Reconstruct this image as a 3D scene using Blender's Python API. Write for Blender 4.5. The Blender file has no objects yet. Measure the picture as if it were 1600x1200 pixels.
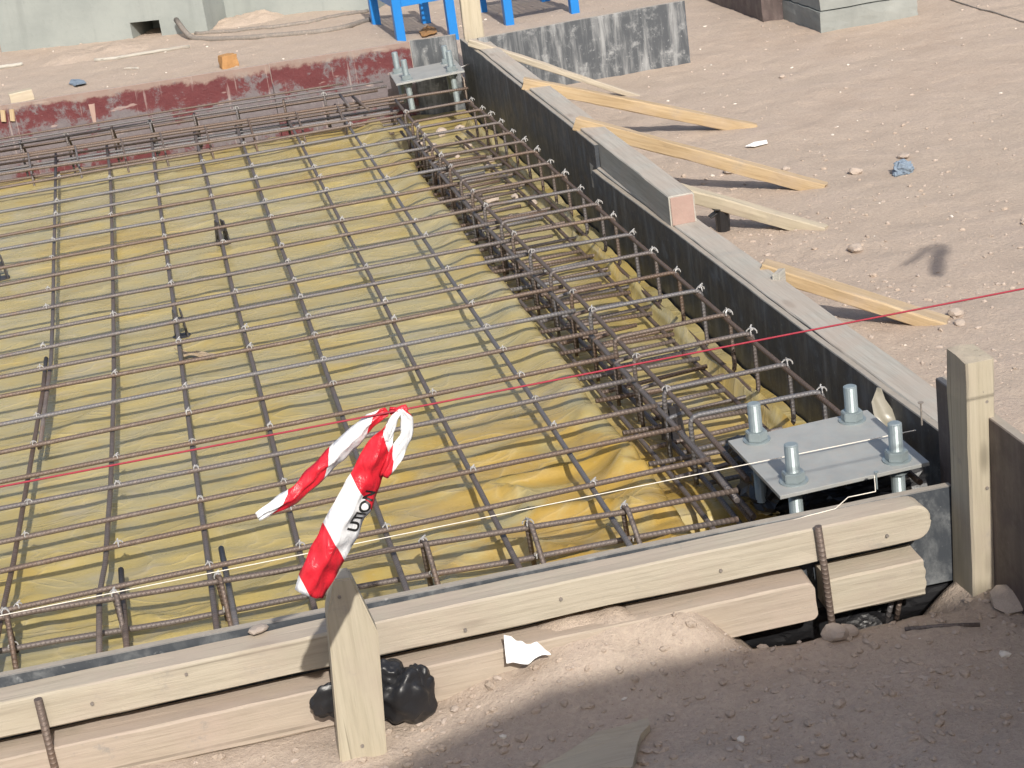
import bpy, bmesh, math, random
from mathutils import Vector, Matrix, noise, Quaternion

random.seed(7)
S = bpy.context.scene
COL = S.collection
R_ = math.radians

# ------------------------------------------------------------------ camera
CAM = Vector((0.29175, -3.21109, 1.57607))
FPX = 2807.89                       # focal length in pixels of a 1600 px wide frame
ROT = Matrix(((0.9683358964787252, 0.19705184724220165, -0.1532845755096703),
              (-0.21180302044389412, 0.32341835736212055, -0.9222472806422534),
              (-0.13215548464436563, 0.925511283356191, 0.3549137814438728)))
cd = bpy.data.cameras.new('camera')
cam = bpy.data.objects.new('camera', cd)
COL.objects.link(cam)
cam.matrix_world = Matrix.Translation(CAM) @ ROT.to_4x4()
cd.sensor_fit = 'HORIZONTAL'
cd.sensor_width = 36.0
cd.lens = FPX / 1600 * 36.0
cd.clip_start = 0.05
cd.clip_end = 600
S.camera = cam

# ------------------------------------------------------------------ light
SUN_EL = 36.5
w = bpy.data.worlds.new('World')
S.world = w
w.use_nodes = True
nt = w.node_tree
for n in list(nt.nodes):
    nt.nodes.remove(n)
sky = nt.nodes.new('ShaderNodeTexSky')
sky.sky_type = 'NISHITA'
sky.sun_disc = False
sky.sun_elevation = R_(SUN_EL)
sky.sun_rotation = R_(178)
sky.dust_density = 3.5
sky.ozone_density = 0.6
bg = nt.nodes.new('ShaderNodeBackground')
bg.inputs[1].default_value = 0.125
wo = nt.nodes.new('ShaderNodeOutputWorld')
nt.links.new(sky.outputs[0], bg.inputs[0])
nt.links.new(bg.outputs[0], wo.inputs[0])
sd = bpy.data.lights.new('sun', 'SUN')
sd.energy = 3.9
sd.angle = R_(0.53)
sd.color = (1.0, 0.95, 0.87)
sun = bpy.data.objects.new('sun', sd)
COL.objects.link(sun)
dirv = Vector((-0.012, math.cos(R_(SUN_EL)), -math.sin(R_(SUN_EL))))
sun.rotation_euler = dirv.to_track_quat('-Z', 'Y').to_euler()
sun.location = (0, -8, 8)
S.view_settings.view_transform = 'Standard'
S.view_settings.look = 'None'
S.view_settings.gamma = 1.0
S.view_settings.use_curve_mapping = False
S.view_settings.exposure = 0.26

# ------------------------------------------------------------------ from a pixel of the 1600x1200 photograph to a point on a real plane
def ray(x, y):
    return ROT @ Vector(((x - 800) / FPX, (600 - y) / FPX, -1.0))
def uz(x, y, z):
    d = ray(x, y); return CAM + d * ((z - CAM.z) / d.z)
def uy(x, y, Y):
    d = ray(x, y); return CAM + d * ((Y - CAM.y) / d.y)
def ux(x, y, X):
    d = ray(x, y); return CAM + d * ((X - CAM.x) / d.x)

# ------------------------------------------------------------------ materials
def hexmix(c): return (c[0], c[1], c[2], 1.0)
class NT:
    def __init__(s, name):
        s.m = bpy.data.materials.new(name); s.m.use_nodes = True
        s.t = s.m.node_tree
        s.p = s.t.nodes['Principled BSDF']
        s.tc = s.t.nodes.new('ShaderNodeTexCoord')
    def n(s, typ, **kw):
        o = s.t.nodes.new(typ)
        for k, v in kw.items(): setattr(o, k, v)
        return o
    def l(s, a, b): s.t.links.new(a, b)
    def mapping(s, scale=(1, 1, 1), src='Object', rot=(0, 0, 0)):
        m = s.n('ShaderNodeMapping'); m.inputs['Scale'].default_value = scale
        m.inputs['Rotation'].default_value = rot
        s.l(s.tc.outputs[src], m.inputs['Vector']); return m.outputs[0]
    def noise(s, scale, detail=6, rough=0.6, vec=None, dist=0.0):
        o = s.n('ShaderNodeTexNoise'); o.inputs['Scale'].default_value = scale
        o.inputs['Detail'].default_value = detail; o.inputs['Roughness'].default_value = rough
        o.inputs['Distortion'].default_value = dist
        s.l(vec if vec is not None else s.tc.outputs['Object'], o.inputs['Vector'])
        return o.outputs['Fac']
    def ramp(s, fac, stops):
        o = s.n('ShaderNodeValToRGB'); e = o.color_ramp.elements
        while len(e) > 1: e.remove(e[0])
        e[0].position = stops[0][0]; e[0].color = hexmix(stops[0][1])
        for p_, c_ in stops[1:]:
            q = e.new(p_); q.color = hexmix(c_)
        s.l(fac, o.inputs[0]); return o.outputs[0]
    def mix(s, fac, a, b, mode='MIX'):
        o = s.n('ShaderNodeMix'); o.data_type = 'RGBA'; o.blend_type = mode
        for sock, v in ((o.inputs['Factor'], fac), (o.inputs[6], a), (o.inputs[7], b)):
            if isinstance(v, (int, float)): sock.default_value = v
            elif isinstance(v, tuple): sock.default_value = hexmix(v)
            else: s.l(v, sock)
        return o.outputs[2]
    def math(s, op, a, b=None, c=None):
        o = s.n('ShaderNodeMath', operation=op)
        for i, v in enumerate((a, b, c)):
            if v is None: continue
            if isinstance(v, (int, float)): o.inputs[i].default_value = v
            else: s.l(v, o.inputs[i])
        return o.outputs[0]
    def step(s, v, lo, hi):
        o = s.n('ShaderNodeMapRange'); o.interpolation_type = 'SMOOTHSTEP'
        o.inputs['From Min'].default_value = lo; o.inputs['From Max'].default_value = hi
        s.l(v, o.inputs['Value']); return o.outputs['Result']
    def bump(s, h, strength=0.5, dist=0.01, prev=None):
        o = s.n('ShaderNodeBump'); o.inputs['Strength'].default_value = strength
        o.inputs['Distance'].default_value = dist; s.l(h, o.inputs['Height'])
        if prev is not None: s.l(prev, o.inputs['Normal'])
        return o.outputs[0]
    def out(s, col=None, rough=None, normal=None, metal=None, spec=None):
        for v, nme in ((col, 'Base Color'), (rough, 'Roughness'), (metal, 'Metallic'), (spec, 'Specular IOR Level')):
            if v is None: continue
            if isinstance(v, tuple): s.p.inputs[nme].default_value = hexmix(v)
            elif isinstance(v, (int, float)): s.p.inputs[nme].default_value = v
            else: s.l(v, s.p.inputs[nme])
        if normal is not None: s.l(normal, s.p.inputs['Normal'])
        return s.m
    def rnd(s):
        return s.n('ShaderNodeObjectInfo').outputs['Random']
    def up(s):                                       # 1 on faces that look up (where dust settles)
        g = s.n('ShaderNodeNewGeometry'); x = s.n('ShaderNodeSeparateXYZ')
        s.l(g.outputs['True Normal'], x.inputs[0]); return x.outputs[2]

DUST = (0.43, 0.35, 0.29)
def m_ground():
    t = NT('sandy_ground')
    big = t.noise(0.7, 4, .6); mid = t.noise(6, 6, .65); fine = t.noise(90, 5, .7); spk = t.noise(260, 2, .5)
    c = t.ramp(big, [(.28, (.455, .36, .278)), (.45, (.50, .41, .325)), (.60, (.485, .405, .322)), (.75, (.46, .375, .292))])
    c = t.mix(t.step(mid, .35, .75), c, (.46, .375, .31))
    c = t.mix(t.math('MULTIPLY', t.step(mid, .62, .35), .3), c, (.34, .265, .225))
    c = t.mix(t.math('MULTIPLY', t.step(fine, .62, .40), .3), c, (.30, .235, .20))
    c = t.mix(t.math('MULTIPLY', t.step(spk, .66, .74), .6), c, (.55, .46, .40))
    c = t.mix(t.math('MULTIPLY', t.step(spk, .34, .27), .5), c, (.17, .125, .11))
    b = t.bump(mid, .35, .03); b = t.bump(fine, .55, .008, b); b = t.bump(spk, .5, .003, b)
    return t.out(c, .95, b, spec=.15)
def m_wood(name, lo, mid, hi, dust=.55, grain=1.0, wear=1.0):
    t = NT(name)
    v = t.mapping((1.2, 26, 26)); g = t.noise(2.2, 7, .62, v, .6)
    v2 = t.mapping((4, 90, 90)); f = t.noise(2.0, 5, .6, v2)
    bl = t.noise(5, 4, .6)
    c = t.ramp(g, [(.28, lo), (.5, mid), (.72, hi)])
    c = t.mix(t.math('MULTIPLY', t.step(f, .56, .36), .30 * grain), c, tuple(x * .62 for x in lo))
    c = t.mix(t.math('MULTIPLY', t.step(bl, .5, .8), .35), c, tuple(x * .78 for x in mid))
    kn = t.n('ShaderNodeTexVoronoi'); kn.inputs['Scale'].default_value = 1.0; t.l(t.mapping((3.4, 11, 11)), kn.inputs['Vector'])
    c = t.mix(t.math('MULTIPLY', t.step(kn.outputs['Distance'], .17, .06), .8), c, tuple(x * .45 for x in lo))
    ck = t.noise(1.0, 3, .5, t.mapping((.9, 60, 60)))
    c = t.mix(t.math('MULTIPLY', t.step(ck, .655, .70), .6), c, tuple(x * .4 for x in lo))
    sm = t.noise(2.6, 5, .7)
    c = t.mix(t.math('MULTIPLY', t.step(sm, .48, .68), .5 * wear), c, DUST)
    st_ = t.noise(11, 6, .75)
    c = t.mix(t.math('MULTIPLY', t.step(st_, .60, .72), .35 * wear), c, (.25, .245, .23))
    o = t.rnd()
    c = t.mix(t.math('MULTIPLY', o, .16), c, tuple(x * .72 for x in mid))
    d = t.math('MULTIPLY', t.step(t.up(), .6, .9), t.step(t.noise(9, 6, .7), .28, .62))
    c = t.mix(t.math('MULTIPLY', d, dust), c, DUST)
    b = t.bump(g, .22, .006); b = t.bump(f, .3, .003, b)
    return t.out(c, .85, b, spec=.2)
def m_film_ply(name, base, dustc, amount, streak=(26, 26, 3)):
    t = NT(name)
    s1 = t.noise(1.0, 6, .68, t.mapping(streak), .3)
    s2 = t.noise(14, 7, .72)
    s3 = t.noise(60, 4, .7)
    c = t.mix(t.math('MULTIPLY', t.step(s1, .45, .75), amount), base, dustc)
    c = t.mix(t.math('MULTIPLY', t.step(s2, .5, .72), amount * .9), c, dustc)
    c = t.mix(t.math('MULTIPLY', t.step(s3, .62, .72), amount * .7), c, tuple(min(1, x * 1.35) for x in dustc))
    edge = t.math('MULTIPLY', t.step(t.up(), .6, .9), .92)
    ec = t.mix(t.noise(30, 5, .7), (.30, .255, .20), (.46, .41, .34))
    c = t.mix(edge, c, ec)
    b = t.bump(s2, .3, .004)
    rr = t.math('MULTIPLY_ADD', t.step(s2, .4, .7), .3, .42)
    return t.out(c, rr, b, spec=.35)
def m_red_ply():
    t = NT('red_film_ply')
    s2 = t.noise(6, 9, .78, None, .1); s3 = t.noise(38, 5, .7)
    sp = t.n('ShaderNodeSeparateXYZ'); t.l(t.tc.outputs['Object'], sp.inputs[0])
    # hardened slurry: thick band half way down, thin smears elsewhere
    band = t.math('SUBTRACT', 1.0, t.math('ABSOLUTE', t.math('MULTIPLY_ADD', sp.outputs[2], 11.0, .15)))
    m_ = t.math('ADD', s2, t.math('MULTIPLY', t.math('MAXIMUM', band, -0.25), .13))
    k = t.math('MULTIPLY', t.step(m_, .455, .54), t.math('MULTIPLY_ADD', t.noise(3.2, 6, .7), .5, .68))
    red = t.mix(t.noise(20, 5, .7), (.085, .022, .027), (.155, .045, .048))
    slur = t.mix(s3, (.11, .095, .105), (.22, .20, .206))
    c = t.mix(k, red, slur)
    st = t.noise(1.0, 3, .5, t.mapping((9, 9, 34), rot=(0, .75, 0)))
    c = t.mix(t.math('MULTIPLY', t.step(st, .66, .72), .6), c, (.42, .33, .30))
    c = t.mix(t.math('MULTIPLY', t.step(t.up(), .6, .9), .95), c, DUST)
    tp = t.math('MULTIPLY', t.step(t.math('MULTIPLY_ADD', sp.outputs[2], 1.0, t.math('MULTIPLY', t.noise(9, 6, .7), .12)), .222, .245), .7)
    c = t.mix(tp, c, (.33, .265, .225))
    sc_ = t.noise(1, 3, .55, t.mapping((55, 55, 2.5)))
    c = t.mix(t.math('MULTIPLY', t.step(sc_, .64, .70), .45), c, (.38, .31, .29))
    b = t.bump(m_, .6, .014); b = t.bump(s3, .35, .004, b)
    return t.out(c, t.math('MULTIPLY_ADD', k, .45, .45), b, spec=.3)
def m_sheet():
    t = NT('yellow_sheet')
    big = t.noise(1.7, 5, .6, None, .5); mid = t.noise(7, 5, .62, t.mapping((1, 1.8, 1)), .4); fine = t.noise(60, 3, .6)
    c = t.ramp(big, [(.28, (.42, .295, .08)), (.42, (.405, .318, .115)), (.56, (.378, .322, .160)), (.68, (.40, .325, .135)), (.80, (.44, .305, .07))])
    c = t.mix(t.math('MULTIPLY', t.step(mid, .56, .76), .5), c, (.43, .285, .055))
    c = t.mix(t.math('MULTIPLY', t.step(mid, .46, .30), .45), c, (.41, .345, .24))
    so = t.n('ShaderNodeSeparateXYZ'); t.l(t.tc.outputs['Object'], so.inputs[0])
    wet = t.math('MULTIPLY', t.step(so.outputs[0], .25, .95), t.step(so.outputs[1], 1.5, .2))
    wet = t.math('MULTIPLY', wet, t.step(t.noise(3.6, 5, .6, None, 1.2), .36, .56))
    c = t.mix(t.math('MULTIPLY', wet, .75), c, (.40, .235, .028))
    c = t.mix(t.math('MULTIPLY', t.step(fine, .6, .75), .18), c, (.50, .44, .33))
    wv = t.noise(3.2, 6, .6, t.mapping((1.2, 3.6, 1)), 1.6)
    cr = t.math('POWER', t.math('SUBTRACT', 1.0, t.math('ABSOLUTE', t.math('MULTIPLY_ADD', wv, 4.0, -2.0))), 6.0)
    cr2 = t.math('POWER', t.math('MAXIMUM', 0.0, t.math('SUBTRACT', 1.0, t.math('ABSOLUTE', t.math('MULTIPLY_ADD', t.noise(3.1, 2, .45, t.mapping((1.0, 2.0, 1), rot=(0, 0, .35)), 1.2), 6.0, -3.0)))), 8.0)
    c = t.mix(t.math('MULTIPLY', cr2, .18), c, (.62, .53, .34))  # pale highlights painted into the colour along the creases
    b = t.bump(wv, .14, .02); b = t.bump(cr2, .25, .006, b); b = t.bump(mid, .12, .010, b)
    m = t.out(c, t.math('MULTIPLY_ADD', mid, .3, .13), b, spec=.42)
    return m
def m_rebar(name='rebar_steel'):
    t = NT(name)
    uvs = t.n('ShaderNodeSeparateXYZ'); t.l(t.tc.outputs['UV'], uvs.inputs[0])
    ph = t.math('ADD', t.math('MULTIPLY', uvs.outputs[0], 2 * math.pi / .0095), t.math('MULTIPLY', t.math('PINGPONG', t.math('MULTIPLY', uvs.outputs[1], 2.0), 1.0), 4.0))
    rib = t.math('POWER', t.math('MULTIPLY_ADD', t.math('SINE', ph), .5, .5), 2.5)
    o = t.rnd(); n1 = t.noise(8, 5, .65); n2 = t.noise(70, 4, .7)
    c = t.ramp(o, [(0, (.135, .092, .068)), (.5, (.145, .115, .10)), (.8, (.138, .125, .125)), (1, (.16, .158, .165))])
    c = t.mix(t.math('MULTIPLY', t.step(n1, .5, .7), .5), c, (.17, .105, .07))
    c = t.mix(t.math('MULTIPLY', t.step(n2, .52, .7), .4), c, (.26, .215, .185))
    c = t.mix(t.math('MULTIPLY', rib, .13), c, (.27, .24, .22))
    b = t.bump(rib, .55, .0015); b = t.bump(n2, .3, .001, b)
    return t.out(c, .55, b, metal=.3, spec=.45)
def m_simple(name, col, rough=.6, var=.25, scale=20, metal=0.0, bump=.15, spec=.4, dust=0.0):
    t = NT(name); n = t.noise(scale, 6, .65); n2 = t.noise(scale * 5, 4, .7)
    c = t.mix(n, tuple(x * (1 - var) for x in col), tuple(min(1, x * (1 + var)) for x in col))
    if dust: c = t.mix(t.math('MULTIPLY', t.step(n2, .4, .75), dust), c, DUST)
    b = t.bump(n, bump, .004); b = t.bump(n2, bump, .0015, b)
    return t.out(c, rough, b, metal=metal, spec=spec)
def m_concrete(name, lo, hi, bump=.25):
    t = NT(name); a = t.noise(2.2, 6, .65); b_ = t.noise(26, 6, .7); st = t.noise(1, 4, .6, t.mapping((9, 9, .9)))
    c = t.mix(t.step(a, .3, .7), lo, hi)
    c = t.mix(t.math('MULTIPLY', t.step(b_, .55, .75), .35), c, tuple(x * .7 for x in lo))
    c = t.mix(t.math('MULTIPLY', t.step(st, .52, .75), .35), c, tuple(x * .75 for x in lo))
    n = t.bump(b_, bump, .006)
    return t.out(c, .9, n, spec=.2)
def m_tape():
    t = NT('caution_tape')
    s = t.n('ShaderNodeSeparateXYZ'); t.l(t.tc.outputs['UV'], s.inputs[0])
    k = t.math('FRACT', t.math('SUBTRACT', s.outputs[0], t.math('MULTIPLY', s.outputs[1], .12)))
    red = t.math('LESS_THAN', k, .5)
    n = t.noise(60, 4, .6)
    c = t.mix(red, t.mix(n, (.70, .71, .74), (.82, .82, .82)), t.mix(n, (.56, .012, .028), (.68, .03, .045)))
    w_ = t.noise(1, 4, .6, t.mapping((60, 60, 18)), 1.5)
    b = t.bump(w_, .5, .006)
    m = t.out(c, .32, b, spec=.5)
    t.p.inputs['Subsurface Weight'].default_value = 0
    return m

M = dict(
    ground=m_ground(),
    wood_old=m_wood('weathered_timber', (.40, .35, .27), (.455, .405, .32), (.50, .45, .36)),
    wood_dusty=m_wood('dusty_timber', (.36, .30, .235), (.42, .355, .285), (.46, .39, .32), .8, .8, 1.9),
    wood_grey=m_wood('grey_timber', (.34, .325, .285), (.43, .415, .37), (.49, .475, .43), .45),
    wood_warm=m_wood('brown_timber', (.30, .215, .14), (.40, .29, .185), (.48, .36, .24), .1),
    wood_new=m_wood('fresh_timber', (.36, .26, .15), (.44, .33, .20), (.50, .395, .26), .3),
    wood_stake=m_wood('pale_stake_timber', (.41, .36, .265), (.465, .41, .31), (.51, .455, .345), .25, .7),
    ply_dark=m_film_ply('dark_film_ply', (.055, .061, .070), (.165, .174, .183), .9),
    ply_worn=m_film_ply('worn_film_ply', (.075, .083, .093), (.31, .32, .325), 1.0, (20, 20, 2.6)),
    ply_near=m_film_ply('scuffed_film_ply', (.055, .062, .072), (.22, .23, .235), .75, (13, 13, 7)),
    ply_brown=m_film_ply('brown_film_ply', (.085, .065, .062), (.16, .125, .115), .7),
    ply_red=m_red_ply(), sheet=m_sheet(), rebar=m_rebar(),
    wire=m_simple('tie_wire_steel', (.46, .45, .44), .4, .1, 60, .25, .05),
    galv=m_simple('galvanised_plate', (.33, .34, .33), .55, .30, 11, .05, .1, .4, .25),
    zinc=m_simple('zinc_bolt', (.31, .36, .37), .45, .18, 60, .4, .12, .5),
    black=m_simple('black_plastic', (.018, .018, .020), .38, .3, 30, 0, .2, .5),
    spacer=m_simple('spacer_plastic', (.045, .042, .045), .45, .3, 40, 0, .2, .5),
    blue=m_simple('blue_paint', (.012, .18, .52), .4, .12, 8, 0, .08, .5),
    barrier=m_concrete('pale_concrete', (.245, .27, .26), (.31, .335, .32)),
    concrete=m_concrete('grey_concrete', (.22, .235, .225), (.31, .325, .31)),
    concrete_rough=m_concrete('stained_concrete', (.17, .155, .16), (.27, .27, .275), .5),
    stone=m_simple('stone', (.43, .36, .305), .9, .28, 18, 0, .4, .2),
    chip=m_simple('pale_chip', (.66, .61, .54), .9, .2, 30, 0, .2, .2),
    paper=m_simple('white_paper', (.86, .86, .85), .8, .05, 30, 0, .2, .2),
    cord_red=m_simple('red_cord', (.34, .035, .055), .6, .2, 80, 0, .1, .3),
    cord_white=m_simple('white_cord', (.80, .74, .64), .7, .15, 80, 0, .1, .3),
    tape=m_tape(), ink=m_simple('black_ink', (.02, .02, .02), .5, .05, 30),
    rag=m_simple('blue_grey_rag', (.20, .25, .31), .8, .25, 30, 0, .3, .2),
    card=m_simple('brown_card', (.36, .20, .085), .8, .3, 30, 0, .3, .2),
    hose=m_simple('grey_hose', (.20, .18, .16), .7, .25, 14, 0, .2, .3, .4),
    clear=m_simple('cloudy_plastic', (.27, .25, .20), .35, .2, 20, 0, .2, .5),
    pink=m_simple('pink_end_grain', (.36, .25, .215), .85, .18, 30, 0, .2, .2, .25),
    wallm=m_simple('hut_wall', (.55, .53, .50), .8, .1, 3, 0, .1, .2),
)
M['rebar_stake'] = M['rebar']

# ------------------------------------------------------------------ builders
def tag(o, label=None, cat=None, group=None, kind=None):
    if label: o['label'] = label
    if cat: o['category'] = cat
    if group: o['group'] = group
    if kind: o['kind'] = kind
    return o
def link(name, me, mat=None, parent=None, smooth=False):
    o = bpy.data.objects.new(name, me); COL.objects.link(o)
    if mat is not None and not me.materials: me.materials.append(mat)
    if smooth:
        for p in me.polygons: p.use_smooth = True
    if parent is not None: o.parent = parent
    return o
def obj(name, bm, mat, parent=None, smooth=False):
    me = bpy.data.meshes.new(name); bm.normal_update(); bm.to_mesh(me); bm.free()
    return link(name, me, mat, parent, smooth)
def empty(name, loc=(0, 0, 0), label=None, cat=None, group=None, rot=None):
    o = bpy.data.objects.new(name, None); COL.objects.link(o); o.location = loc
    o.empty_display_size = .05
    if rot is not None: o.rotation_mode = 'QUATERNION'; o.rotation_quaternion = rot
    return tag(o, label, cat, group)
def add_box(bm, c, size, bevel=0.0, rot=None):
    ret = bmesh.ops.create_cube(bm, size=1.0)
    vs = ret['verts']
    mtx = Matrix.Translation(Vector(c)) @ (rot.to_4x4() if rot is not None else Matrix()) @ Matrix.Diagonal((*size, 1))
    bmesh.ops.transform(bm, matrix=mtx, verts=vs)
    if bevel > 0:
        es = set(e for v in vs for e in v.link_edges)
        bmesh.ops.bevel(bm, geom=list(es), offset=bevel, segments=2, affect='EDGES', profile=.6)
def frame(d, up=Vector((0, 0, 1))):
    x = d.normalized(); y = up.cross(x)
    if y.length < 1e-4: y = Vector((0, 1, 0)).cross(x)
    y.normalize(); z = x.cross(y)
    return Matrix((x, y, z)).transposed()
def timber(name, p0, p1, wid, hei, mat, bev=.004, jit=.0015, segs=14, up=Vector((0, 0, 1)), roundend=0.0, parent=None, taper=1.0, seed=0):
    """a sawn timber whose local x runs from p0 to p1 (centre line); rough edges, own length"""
    p0 = Vector(p0); p1 = Vector(p1); L = (p1 - p0).length
    bm = bmesh.new()
    cy, cz = 1 - 2 * bev / wid, 1 - 2 * bev / hei
    prof = [(-cy, -1), (0, -1), (cy, -1), (1, -cz), (1, 0), (1, cz), (cy, 1), (0, 1), (-cy, 1), (-1, cz), (-1, 0), (-1, -cz)]
    rings = []
    for i in range(segs + 1):
        t = i / segs; x = (t - .5) * L; k = 1 + (taper - 1) * t
        ring = []
        for j, (a, b) in enumerate(prof):
            corner = a != 0 and b != 0
            q = Vector((x * 2.1 + seed * 3.7, a * .8 + seed, b * .8))
            n = noise.noise_vector(q * 2.3) * jit * (1.6 if corner else 1)
            if corner: n += noise.noise_vector(q * 9) * jit * .8
            yy = a * wid / 2 * k; zz = b * hei / 2 * k
            xe = 0
            if i in (0, segs):
                xe = random.uniform(-1, 1) * jit * 2
            ring.append(bm.verts.new((x + xe, yy + n.y, zz + n.z)))
        rings.append(ring)
    if roundend:
        last = rings.pop(); base = [v.co.copy() for v in last]
        for v in last: bm.verts.remove(v)
        for q in range(7):
            th = q / 6 * math.pi / 2; ring = []
            for p in base:
                zz = math.copysign(max(0, abs(p.z) - roundend + roundend * math.cos(th)), p.z) if abs(p.z) > .004 else p.z
                ring.append(bm.verts.new((L / 2 - roundend + roundend * math.sin(th) + (p.x - L / 2) * .5, p.y * (1 - .03 * (q == 6)), zz)))
            rings.append(ring)
    segs = len(rings) - 1
    m = len(prof)
    for i in range(segs):
        for j in range(m):
            bm.faces.new((rings[i][j], rings[i + 1][j], rings[i + 1][(j + 1) % m], rings[i][(j + 1) % m]))
    bm.faces.new(rings[0]); bm.faces.new(list(reversed(rings[-1])))
    bmesh.ops.recalc_face_normals(bm, faces=bm.faces)
    o = obj(name, bm, mat, parent)
    o.matrix_world = Matrix.Translation((p0 + p1) / 2) @ frame(p1 - p0, up).to_4x4()
    return o
def tube_mesh(name, pts, r, n=8, radii=None, caps=True, closed=False):
    """round bar along a polyline; UV u = metres along, v = turn"""
    pts = [Vector(p) for p in pts]
    bm = bmesh.new(); uv = bm.loops.layers.uv.new('UVMap')
    rings = []; us = []; u = 0; prev = None
    for i, p in enumerate(pts):
        a = pts[max(0, i - 1)]; b = pts[min(len(pts) - 1, i + 1)]
        if closed: a = pts[i - 1]; b = pts[(i + 1) % len(pts)]
        d = (b - a).normalized()
        if prev is None:
            ref = Vector((0, 0, 1)) if abs(d.z) < .9 else Vector((1, 0, 0))
            s = d.cross(ref).normalized()
        else:
            s = (prev - d * prev.dot(d)).normalized()
        prev = s; t = d.cross(s)
        if i: u += (p - pts[i - 1]).length
        us.append(u); rr = radii[i] if radii else r
        rings.append([bm.verts.new(p + (s * math.cos(2 * math.pi * k / n) + t * math.sin(2 * math.pi * k / n)) * rr) for k in range(n)])
    cnt = len(pts) if closed else len(pts) - 1
    for i in range(cnt):
        j = (i + 1) % len(pts)
        for k in range(n):
            k2 = (k + 1) % n
            f = bm.faces.new((rings[i][k], rings[i][k2], rings[j][k2], rings[j][k]))
            f.smooth = True
            uj = us[j] if j else us[-1] + .01
            for lp, (uu, vv) in zip(f.loops, ((us[i], k / n), (us[i], (k + 1) / n), (uj, (k + 1) / n), (uj, k / n))):
                lp[uv].uv = (uu, vv)
    if caps and not closed:
        bm.faces.new(list(reversed(rings[0]))); bm.faces.new(rings[-1])
    bmesh.ops.recalc_face_normals(bm, faces=bm.faces)
    me = bpy.data.meshes.new(name); bm.to_mesh(me); bm.free()
    return me
def bar(name, pts, r, mat, parent=None, n=8):
    return link(name, tube_mesh(name, pts, r, n), mat, parent)
def bend(pts, rad=.02, k=4):
    """round the corners of a polyline"""
    pts = [Vector(p) for p in pts]; out = [pts[0]]
    for i in range(1, len(pts) - 1):
        a, b, c = pts[i - 1], pts[i], pts[i + 1]
        r1 = min(rad, (a - b).length * .45, (c - b).length * .45)
        s = b + (a - b).normalized() * r1; e = b + (c - b).normalized() * r1
        for j in range(k + 1):
            t = j / k; out.append(s * (1 - t) ** 2 + b * 2 * t * (1 - t) + e * t * t)
    out.append(pts[-1]); return out
def smooth01(t): t = max(0, min(1, t)); return t * t * (3 - 2 * t)
def fbm(x, y, s, o=4, seed=0.0):
    return noise.fractal(Vector((x * s, y * s, seed)), 1.0, 2.0, o)

# ------------------------------------------------------------------ where things stand
NEAR_A = uz(0, 1050, .085); NEAR_B = uz(1480, 753, .085)
def near_y(x): return NEAR_A.y + (NEAR_B.y - NEAR_A.y) * (x - NEAR_A.x) / (NEAR_B.x - NEAR_A.x)
def right_x(y):
    if y > 2.5: return 1.63
    return 1.612 + (1.665 - 1.612) * (2.5 - y) / 2.6
def far_y(x): return 5.215 - .098 * (x - 0) if x < 1.42 else 5.076 - .26 * (x - 1.42)

def g(x, y):
    """height of the bare ground"""
    z = -.10
    fy = smooth01((y - 4.3) / 1.2) * smooth01((2.1 - x) / .9)
    z += .10 * fy
    if y > 4.9 and x < 1.7: z += .10 * smooth01((6.1 - y) / .8) * smooth01((1.3 - x) / 1.6)     # soil heaped behind the red form
    z += .008 * fbm(x, y, .8, 2, 3.1)
    z += .0045 * fbm(x, y, 5, 4, 9.7) + .0035 * fbm(x, y, 21, 3, 1.3)
    if y < .3:
        d = near_y(x) - y
        k = smooth01((x - .50) / .34) * smooth01((1.17 - x) / .16) * math.exp(-(max(0, d - .06) / .115) ** 2)
        z += .070 * k * (1 + .35 * fbm(x, y, 9, 4, 5) + .25 * math.sin(x * 9))
        k = smooth01((.16 - x) / .3) * math.exp(-(max(0, d - .08) / .10) ** 2)
        z += .022 * k
        k = math.exp(-((x - 1.33) / .19) ** 4) * smooth01((.150 - d) / .05)
        z -= .13 * k
        z += .010 * smooth01(d / .3) * fbm(x, y, 6.5, 5, 2.2)
        z += .008 * max(0, fbm(x, y, 15, 4, 7.7)) * smooth01((d - .1) / .1)
        z -= .016 * smooth01((.7 - x) / .4) * smooth01((d + .1) / .1)
    rx = x - (right_x(y) + .10)
    if rx > -.06: z += .125 * math.exp(-(max(0, rx) / .10) ** 2) * smooth01((1.75 - y) / .5) * smooth01((y + .5) / .3) * (1 + .3 * fbm(x, y, 5, 4, 41))
    if x > 1.7 and y > -.5: z += .005 * abs(fbm(x, y, 2.6, 4, 12.4)) + .004 * max(0, fbm(x, y, 9, 3, 31))
    # footprint of the slab: dug out below the sheet
    ins = min(right_x(y) + .03 - x, y - near_y(x) + .022, far_y(x) + .05 - y)
    if ins > 0: z = z * (1 - smooth01(ins / .012)) + (-.32) * smooth01(ins / .012)
    return z
def hit(px, py):
    """where the line of sight through a pixel of the photograph meets the soil"""
    a, b = uz(px, py, .30), uz(px, py, -.45)
    lo, hi = 0.0, 1.0
    for i in range(1, 121):
        p = a.lerp(b, i / 120)
        if p.z <= g(p.x, p.y): lo, hi = (i - 1) / 120, i / 120; break
    for _ in range(14):
        m = (lo + hi) / 2; p = a.lerp(b, m)
        if p.z <= g(p.x, p.y): hi = m
        else: lo = m
    return a.lerp(b, (lo + hi) / 2)

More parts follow.
